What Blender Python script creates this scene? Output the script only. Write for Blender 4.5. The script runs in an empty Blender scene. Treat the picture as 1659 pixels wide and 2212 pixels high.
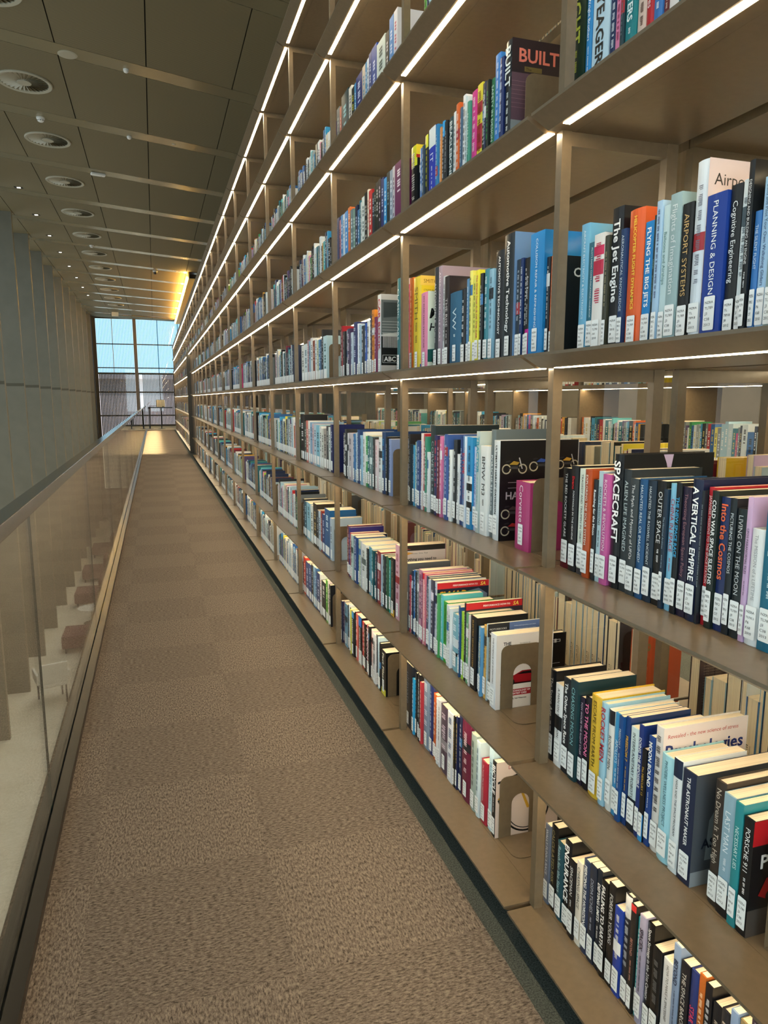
import bpy, math, random
from mathutils import Vector, Matrix
random.seed(7)
S = 1.05                      # one shelving bay in metres
EYE = 1.29                    # camera height above the floor, in bays
def W(x, y, z):               # bay units, z relative to eye height -> metres above the floor
    return Vector((x*S, y*S, (z+EYE)*S))

# ---------------------------------------------------------------- camera, world, lights, exposure
scene = bpy.context.scene
col = scene.collection
cam_d = bpy.data.cameras.new('camera')
cam = bpy.data.objects.new('camera', cam_d); col.objects.link(cam)
YAW, PITCH = 0.3093, 0.1584
cam.location = W(0, 0, 0)
cam.rotation_euler = (math.pi/2-PITCH, 0, -YAW)
cam_d.sensor_fit = 'VERTICAL'; cam_d.sensor_height = 36.0
cam_d.lens = 36.0*1533.2/2212
cam_d.clip_end = 500; cam_d.clip_start = .02
scene.camera = cam
vs = scene.view_settings
vs.view_transform = 'Standard'; vs.look = 'None'; vs.gamma = 1; vs.use_curve_mapping = False
vs.exposure = 0.6

world = bpy.data.worlds.new('sky'); scene.world = world; world.use_nodes = True
wn = world.node_tree.nodes; wl = world.node_tree.links
bg = wn['Background']; bg.inputs[0].default_value = (.62, .88, 1, 1); bg.inputs[1].default_value = .95

def area(name, loc, rot, sx, sy, power, color, spread=180):
    l = bpy.data.lights.new(name, 'AREA'); l.shape = 'RECTANGLE'; l.size = sx; l.size_y = sy
    l.energy = power; l.color = color; l.spread = math.radians(spread)
    o = bpy.data.objects.new(name, l); col.objects.link(o); o.location = loc; o.rotation_euler = rot
    return o
# daylight: the window behind the camera and the glazing behind the fins on the left
area('daylight_rear', W(-.3, -5.6, .8), (math.radians(-90), 0, math.radians(180)), 5.4, 4.4, 200, (.72, .92, 1))
area('daylight_fins', W(-3.75, 12, .3), (0, math.radians(-90), 0), 7, 46, 860, (.80, .95, 1))
# hall lighting behind the shelving and downlights of the lower foyer
area('hall_light', W(6, 8, 3.3), (0, 0, 0), 5, 30, 240, (1, .80, .55))
area('foyer_light', W(-1.5, 14, -1.9), (0, 0, 0), 1.2, 24, 300, (1, .93, .8))
# added narrow beam that makes the yellow patch at the walkway's end
area('patch_light', W(-.12, 24.0, 3.55), (0, 0, 0), .5, 13.4, 120, (1, .82, .42), 6)
sun = bpy.data.lights.new('sun', 'SUN'); sun.energy = 5.0; sun.angle = math.radians(1); sun.color = (1, .95, .86)
so = bpy.data.objects.new('sun', sun); col.objects.link(so); so.rotation_euler = Vector((.6, .35, -.7)).to_track_quat('-Z', 'Y').to_euler()

LED = 28.0
LEDC = (1, .78, .48)

# ---------------------------------------------------------------- materials
def mat(name, base, rough=.5, metal=0, spec=.5, coat=0, **k):
    m = bpy.data.materials.new(name); m.use_nodes = True
    b = m.node_tree.nodes['Principled BSDF']
    b.inputs['Base Color'].default_value = (*base, 1); b.inputs['Roughness'].default_value = rough
    b.inputs['Metallic'].default_value = metal; b.inputs['Specular IOR Level'].default_value = spec
    b.inputs['Coat Weight'].default_value = coat
    if 'emit' in k:
        b.inputs['Emission Color'].default_value = (*k['emit'], 1); b.inputs['Emission Strength'].default_value = k['st']
    return m
def nodes(m): return m.node_tree.nodes, m.node_tree.links, m.node_tree.nodes['Principled BSDF']
def noise_mix(m, c1, c2, scale, detail=4, vec=(1, 1, 1), bump=0, lo=.35, hi=.65, dist=.002):
    n, l, b = nodes(m)
    tc = n.new('ShaderNodeTexCoord'); mp = n.new('ShaderNodeMapping'); mp.inputs['Scale'].default_value = vec
    nt = n.new('ShaderNodeTexNoise'); nt.inputs['Scale'].default_value = scale; nt.inputs['Detail'].default_value = detail
    cr = n.new('ShaderNodeValToRGB'); cr.color_ramp.elements[0].position = lo; cr.color_ramp.elements[1].position = hi
    cr.color_ramp.elements[0].color = (*c1, 1); cr.color_ramp.elements[1].color = (*c2, 1)
    l.new(tc.outputs['Object'], mp.inputs[0]); l.new(mp.outputs[0], nt.inputs[0]); l.new(nt.outputs[0], cr.inputs[0])
    l.new(cr.outputs[0], b.inputs['Base Color'])
    if bump:
        bp = n.new('ShaderNodeBump'); bp.inputs['Strength'].default_value = bump; bp.inputs['Distance'].default_value = dist
        l.new(nt.outputs[0], bp.inputs['Height']); l.new(bp.outputs[0], b.inputs['Normal'])
    return m
M = {}
M['bronze'] = noise_mix(mat('bronze_lacquer', (.2, .15, .1), .29, spec=.6), (.155, .112, .066), (.172, .125, .075), 60, 3, bump=.03, dist=.0004)
M['bronze_dark'] = mat('bronze_dark', (.05, .045, .035), .45)
M['led'] = mat('led_diffuser', (.9, .9, .85), .6, emit=LEDC, st=LED)
M['cove'] = mat('cove_diffuser', (.9, .9, .85), .6, emit=(1, .60, .15), st=85)
M['steel'] = mat('polished_steel', (.55, .53, .50), .16, 1)
M['black'] = mat('black_metal', (.012, .012, .012), .4)
M['fin_shadow'] = mat('fin_shadow', (.085, .080, .055), .7)  # dark olive paint for the soft shadow line across the fins
M['channel'] = mat('channel_metal', (.012, .011, .010), .3, 0, .5)
M['white'] = mat('white_plastic', (.75, .74, .70), .4)
M['ceil'] = mat('ceiling_panel', (.2, .18, .12), .7)
M['ceilstrip'] = mat('ceiling_strip', (.33, .28, .17), .22, .45)
M['ventm'] = mat('vent_metal', (.40, .37, .28), .45)
M['gapdark'] = mat('ceiling_void', (.012, .011, .009), .9)
M['fin'] = noise_mix(mat('fin_panel', (.3, .32, .28), .5), (.150, .146, .112), (.172, .166, .128), 3, 3)
M['wood'] = noise_mix(mat('fin_edge_wood', (.4, .3, .18), .5), (.17, .14, .095), (.23, .19, .13), 12, 4, (8, 8, .3))
M['foyer'] = noise_mix(mat('foyer_stone', (.6, .57, .48), .45), (.56, .53, .44), (.66, .63, .54), 1.3, 5)
M['plaster'] = noise_mix(mat('hall_plaster', (.5, .42, .3), .8), (.42, .35, .24), (.48, .40, .28), 2, 3)
M['darkcarpet'] = noise_mix(mat('dark_carpet', (.03, .035, .03), .95), (.020, .026, .023), (.080, .092, .082), 260, 6, bump=.6)
M['stonepale'] = noise_mix(mat('pale_landing', (.6, .55, .42), .7), (.55, .50, .38), (.62, .57, .45), 6, 4)
M['slat_dark'] = mat('bronze_louvre', (.045, .036, .03), .5)
M['burgundy'] = noise_mix(mat('burgundy_felt', (.12, .03, .03), .9), (.10, .028, .03), (.15, .045, .045), 40, 4)
M['sign'] = mat('sign_board', (.85, .76, .55), .6)
M['yellow_cheek'] = mat('cove_cheek', (.75, .50, .14), .5)
M['outside_ground'] = noise_mix(mat('outside_paving', (.5, .42, .3), .9), (.62, .50, .33), (.75, .62, .42), .4, 4)
M['outside_wall'] = noise_mix(mat('outside_wall', (.2, .17, .19), .8), (.40, .36, .42), (.46, .42, .47), .3, 3)
# frosted upper louvres let the sky through
m = bpy.data.materials.new('frosted_louvre'); m.use_nodes = True; n = m.node_tree.nodes; l = m.node_tree.links
n.remove(n['Principled BSDF']); tr = n.new('ShaderNodeBsdfTranslucent'); tr.inputs[0].default_value = (.42, .70, .86, 1)
tp = n.new('ShaderNodeBsdfTransparent'); mx = n.new('ShaderNodeMixShader'); mx.inputs[0].default_value = .55
tp.inputs[0].default_value = (.50, .78, .92, 1)
l.new(tp.outputs[0], mx.inputs[1]); l.new(tr.outputs[0], mx.inputs[2]); l.new(mx.outputs[0], n['Material Output'].inputs[0]); M['frost'] = m
def glass(name, tint, refl=1.0, ior=1.5):
    m = bpy.data.materials.new(name); m.use_nodes = True; n = m.node_tree.nodes; l = m.node_tree.links
    n.remove(n['Principled BSDF'])
    t = n.new('ShaderNodeBsdfTransparent'); t.inputs[0].default_value = (*tint, 1)
    g = n.new('ShaderNodeBsdfGlossy'); g.inputs['Roughness'].default_value = 0.0; g.inputs[0].default_value = (refl, refl, refl, 1)
    ge = n.new('ShaderNodeNewGeometry'); dt = n.new('ShaderNodeVectorMath'); dt.operation = 'DOT_PRODUCT'; l.new(ge.outputs['Incoming'], dt.inputs[0]); l.new(ge.outputs['Normal'], dt.inputs[1])
    def mth(op, a, b=None):
        q = n.new('ShaderNodeMath'); q.operation = op
        for i_, v_ in enumerate((a, b)):
            if v_ is None: continue
            if isinstance(v_, (int, float)): q.inputs[i_].default_value = v_
            else: l.new(v_, q.inputs[i_])
        return q.outputs[0]
    r0 = ((ior-1)/(ior+1))**2
    fr = mth('ADD', mth('MULTIPLY', mth('POWER', mth('SUBTRACT', 1.0, mth('ABSOLUTE', dt.outputs['Value'])), 5.0), 1-r0), r0)
    x = n.new('ShaderNodeMixShader'); l.new(fr, x.inputs[0]); l.new(t.outputs[0], x.inputs[1]); l.new(g.outputs[0], x.inputs[2])
    l.new(x.outputs[0], n['Material Output'].inputs[0]); return m
M['glass'] = glass('balustrade_glass', (.93, .95, .93), 1.0, 1.55)
M['glass_edge'] = mat('glass_edge', (.01, .025, .02), .2)
M['pane'] = glass('shelf_glass', (.90, .91, .88), 1.0, 1.5)
M['window'] = glass('window_glass', (.97, .98, 1))
# book covers: colour attribute under a plastic film
m = mat('book_cover', (.5, .5, .5), .38, spec=.3, coat=.22); n, l, b = nodes(m); b.inputs['Coat Roughness'].default_value = .10
at = n.new('ShaderNodeAttribute'); at.attribute_name = 'Col'; l.new(at.outputs['Color'], b.inputs['Base Color']); M['cover'] = m
# paper edge: fine leaves
m = mat('paper_edge', (.8, .7, .52), .9); n, l, b = nodes(m)
tc = n.new('ShaderNodeTexCoord'); mp = n.new('ShaderNodeMapping'); mp.inputs['Scale'].default_value = (3, 900, 3)
nt = n.new('ShaderNodeTexNoise'); nt.inputs['Scale'].default_value = 1; nt.inputs['Detail'].default_value = 2
cr = n.new('ShaderNodeValToRGB'); cr.color_ramp.elements[0].color = (.66, .54, .38, 1); cr.color_ramp.elements[1].color = (.92, .80, .60, 1)
cr.color_ramp.elements[0].position = .3; cr.color_ramp.elements[1].position = .6
l.new(tc.outputs['Object'], mp.inputs[0]); l.new(mp.outputs[0], nt.inputs[0]); l.new(nt.outputs[0], cr.inputs[0]); l.new(cr.outputs[0], b.inputs['Base Color']); M['paper'] = m
M['label'] = mat('label_paper', (.93, .95, .95), .5); M['ink'] = mat('label_ink', (.03, .03, .035), .6)
# walkway carpet: 0.49 m quarter-turned tiles, fibres along or across
m = mat('carpet_tiles', (.2, .15, .12), .95, spec=.1); n, l, b = nodes(m)
tc = n.new('ShaderNodeTexCoord')
TILE = .468*S
mp = n.new('ShaderNodeMapping'); mp.inputs['Location'].default_value = (.222*S/TILE, -1.885*S/TILE+8, 0); mp.inputs['Scale'].default_value = (1/TILE, 1/TILE, 1)
ck = n.new('ShaderNodeTexChecker'); ck.inputs['Scale'].default_value = 1
ck.inputs['Color1'].default_value = (0, 0, 0, 1); ck.inputs['Color2'].default_value = (1, 1, 1, 1)
fl = n.new('ShaderNodeMapping')   # flatten z so the checker is 2-D
fl.inputs['Location'].default_value = (0, 0, .5); fl.inputs['Scale'].default_value = (1, 1, 0)
l.new(tc.outputs['Object'], mp.inputs[0]); l.new(mp.outputs[0], fl.inputs[0]); l.new(fl.outputs[0], ck.inputs[0])
def fib(sx, sy):
    q = n.new('ShaderNodeMapping'); q.inputs['Scale'].default_value = (sx, sy, 40); l.new(tc.outputs['Object'], q.inputs[0])
    t = n.new('ShaderNodeTexNoise'); t.inputs['Scale'].default_value = 1; t.inputs['Detail'].default_value = 5; t.inputs['Roughness'].default_value = .75
    l.new(q.outputs[0], t.inputs[0]); return t
fa, fb = fib(70, 190), fib(190, 70)
mxf = n.new('ShaderNodeMix'); mxf.data_type = 'FLOAT'
l.new(ck.outputs['Color'], mxf.inputs[0]); l.new(fa.outputs[0], mxf.inputs[2]); l.new(fb.outputs[0], mxf.inputs[3])
cr = n.new('ShaderNodeValToRGB'); cr.color_ramp.elements[0].position = .36; cr.color_ramp.elements[1].position = .62
cr.color_ramp.elements[0].color = (.040, .031, .025, 1); cr.color_ramp.elements[1].color = (.238, .197, .166, 1)
l.new(mxf.outputs[0], cr.inputs[0])
tone = n.new('ShaderNodeMix'); tone.data_type = 'RGBA'; tone.blend_type = 'MULTIPLY'; tone.inputs[0].default_value = 1
tm = n.new('ShaderNodeMapRange'); tm.inputs['To Min'].default_value = .94; tm.inputs['To Max'].default_value = 1.03
l.new(ck.outputs['Color'], tm.inputs[0]); l.new(cr.outputs[0], tone.inputs[6]); l.new(tm.outputs[0], tone.inputs[7])
l.new(tone.outputs[2], b.inputs['Base Color'])
bp = n.new('ShaderNodeBump'); bp.inputs['Strength'].default_value = .5; bp.inputs['Distance'].default_value = .002
l.new(mxf.outputs[0], bp.inputs['Height']); l.new(bp.outputs[0], b.inputs['Normal']); M['carpet'] = m
# perforated ceiling panels
n, l, b = nodes(M['ceil']); tc = n.new('ShaderNodeTexCoord'); wv = n.new('ShaderNodeTexWave'); wv.inputs['Scale'].default_value = 14
wv.bands_direction = 'Y'; cr = n.new('ShaderNodeValToRGB'); cr.color_ramp.elements[0].color = (.120, .097, .050, 1); cr.color_ramp.elements[1].color = (.215, .175, .092, 1)
l.new(tc.outputs['Object'], wv.inputs[0]); l.new(wv.outputs['Color'], cr.inputs[0]); l.new(cr.outputs[0], b.inputs['Base Color'])

# ---------------------------------------------------------------- mesh helpers
def lin(h):
    if not isinstance(h, str): return tuple(h)
    v = [int(h[i:i+2], 16)/255 for i in (0, 2, 4)]
    return tuple(c/12.92 if c <= .04045 else ((c+.055)/1.055)**2.4 for c in v)
class MB:
    def __init__(s): s.v = []; s.f = []; s.m = []; s.c = []
    def face(s, pts, m=0, c=(.5, .5, .5)):
        i = len(s.v); s.v += [tuple(p) for p in pts]; s.f.append(tuple(range(i, i+len(pts)))); s.m.append(m); s.c.append(c)
    def box(s, a, b, m=0, c=(.5, .5, .5)):
        x0, y0, z0 = [min(p, q) for p, q in zip(a, b)]; x1, y1, z1 = [max(p, q) for p, q in zip(a, b)]
        i = len(s.v)
        s.v += [(x0, y0, z0), (x1, y0, z0), (x1, y1, z0), (x0, y1, z0), (x0, y0, z1), (x1, y0, z1), (x1, y1, z1), (x0, y1, z1)]
        for f in ((0, 3, 2, 1), (4, 5, 6, 7), (0, 1, 5, 4), (1, 2, 6, 5), (2, 3, 7, 6), (3, 0, 4, 7)):
            s.f.append(tuple(i+k for k in f)); s.m.append(m); s.c.append(c)
    def prism(s, poly, axis, a, b, m=0, c=(.5, .5, .5)):
        """poly: 2-D points; extruded along axis ('x','y','z') from a to b"""
        def P(p, t): return (t, p[0], p[1]) if axis == 'x' else ((p[0], t, p[1]) if axis == 'y' else (p[0], p[1], t))
        n = len(poly); i = len(s.v); s.v += [P(p, a) for p in poly]+[P(p, b) for p in poly]
        s.f.append(tuple(range(i, i+n))); s.f.append(tuple(range(i+2*n-1, i+n-1, -1)))
        for k in range(n):
            j = (k+1) % n; s.f.append((i+k, i+n+k, i+n+j, i+j))
        s.m += [m]*(n+2); s.c += [c]*(n+2)
    def cyl(s, p0, p1, r0, r1=None, n=12, m=0, c=(.5, .5, .5)):
        r1 = r0 if r1 is None else r1; p0 = Vector(p0); p1 = Vector(p1); d = (p1-p0).normalized()
        a = d.orthogonal().normalized(); b = d.cross(a); i = len(s.v)
        for p, r in ((p0, r0), (p1, r1)):
            for k in range(n):
                t = 2*math.pi*k/n; s.v.append(tuple(p+r*(math.cos(t)*a+math.sin(t)*b)))
        for k in range(n):
            j = (k+1) % n; s.f.append((i+k, i+j, i+n+j, i+n+k))
        s.f.append(tuple(range(i+n-1, i-1, -1))); s.f.append(tuple(range(i+n, i+2*n))); s.m += [m]*(n+2); s.c += [c]*(n+2)
    def build(s, name, mats, parent=None, loc=(0, 0, 0), colors=False, bevel=0):
        me = bpy.data.meshes.new(name); me.from_pydata(s.v, [], s.f)
        for x in (mats if isinstance(mats, (list, tuple)) else [mats]): me.materials.append(x)
        me.polygons.foreach_set('material_index', s.m)
        if colors:
            ca = me.color_attributes.new('Col', 'FLOAT_COLOR', 'CORNER'); buf = []
            for f, c in zip(s.f, s.c): buf += [c[0], c[1], c[2], 1.0]*len(f)
            ca.data.foreach_set('color', buf)
        me.update(); o = bpy.data.objects.new(name, me); col.objects.link(o); o.location = loc
        if parent: o.parent = parent
        if bevel:
            bm_ = o.modifiers.new('edge', 'BEVEL'); bm_.width = bevel; bm_.segments = 2; bm_.limit_method = 'ANGLE'
        return o
def tag(o, label, cat, group=None, kind=None):
    o['label'] = label; o['category'] = cat
    if group: o['group'] = group
    if kind: o['kind'] = kind
    return o
def struct(o): o['kind'] = 'structure'; return o
def empty(name, loc=(0, 0, 0), rz=0):
    o = bpy.data.objects.new(name, None); col.objects.link(o); o.location = loc; o.rotation_euler = (0, 0, rz); o.empty_display_size = .05; return o
ORD = ['first', 'second', 'third', 'fourth', 'fifth', 'sixth', 'seventh', 'eighth', 'ninth', 'tenth', 'eleventh', 'twelfth', 'thirteenth', 'fourteenth',
       'fifteenth', 'sixteenth', 'seventeenth', 'eighteenth', 'nineteenth', 'twentieth']
# lettering
TXT = {}
def text_geo(t, bold=0):
    if (t, bold) in TXT: return TXT[(t, bold)]
    cu = bpy.data.curves.new('lettering', 'FONT'); cu.body = t; cu.size = 1; cu.resolution_u = 2; cu.offset = (.022 if bold else 0)
    cu.dimensions = '2D'; cu.fill_mode = 'FRONT'
    o = bpy.data.objects.new('lettering', cu); col.objects.link(o)
    bpy.context.view_layer.update()
    me = bpy.data.meshes.new_from_object(o)
    v = [(p.co.x, p.co.y) for p in me.vertices]; f = [tuple(p.vertices) for p in me.polygons]
    bpy.data.objects.remove(o); bpy.data.curves.remove(cu); bpy.data.meshes.remove(me)
    x0 = min(p[0] for p in v); x1 = max(p[0] for p in v); y0 = min(0, 0); y1 = .73
    v = [(p[0]-x0, p[1]) for p in v]
    TXT[(t, bold)] = (v, f, x1-x0, y1); return TXT[(t, bold)]
def put_text(mb, t, org, U, V, height=None, length=None, m=0, c=(1, 1, 1), bold=0, slant=0, cen=False):
    """org + U along the baseline + V up; fits cap height and/or length"""
    v, f, w, h = text_geo(t, bold)
    k = height/h if height else 1e9
    if length: k = min(k, length/w)
    org = Vector(org); U = Vector(U); V = Vector(V)
    if cen: org = org-U*(w*k/2)
    i = len(mb.v); mb.v += [tuple(org+U*(k*(x+slant*y))+V*(k*y)) for x, y in v]
    mb.f += [tuple(i+q for q in g) for g in f]; mb.m += [m]*len(f); mb.c += [c]*len(f)
    return w*k
def quad(mb, org, U, V, w, h, m=0, c=(1, 1, 1)):
    org = Vector(org); U = Vector(U); V = Vector(V)
    mb.face([org, org+U*w, org+U*w+V*h, org+V*h], m, c)
def blob(mb, org, U, V, pts, m=0, c=(1, 1, 1)):
    org = Vector(org); U = Vector(U); V = Vector(V); mb.face([org+U*a+V*b for a, b in pts], m, c)
def ring(mb, org, U, V, cx, cy, r0, r1, n=28, m=0, c=(0, 0, 0), sx=1):
    for k in range(n):
        a, b = 2*math.pi*k/n, 2*math.pi*(k+1)/n
        blob(mb, org, U, V, [(cx+sx*r*math.cos(t), cy+r*math.sin(t)) for r, t in ((r0, a), (r1, a), (r1, b), (r0, b))], m, c)
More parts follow.
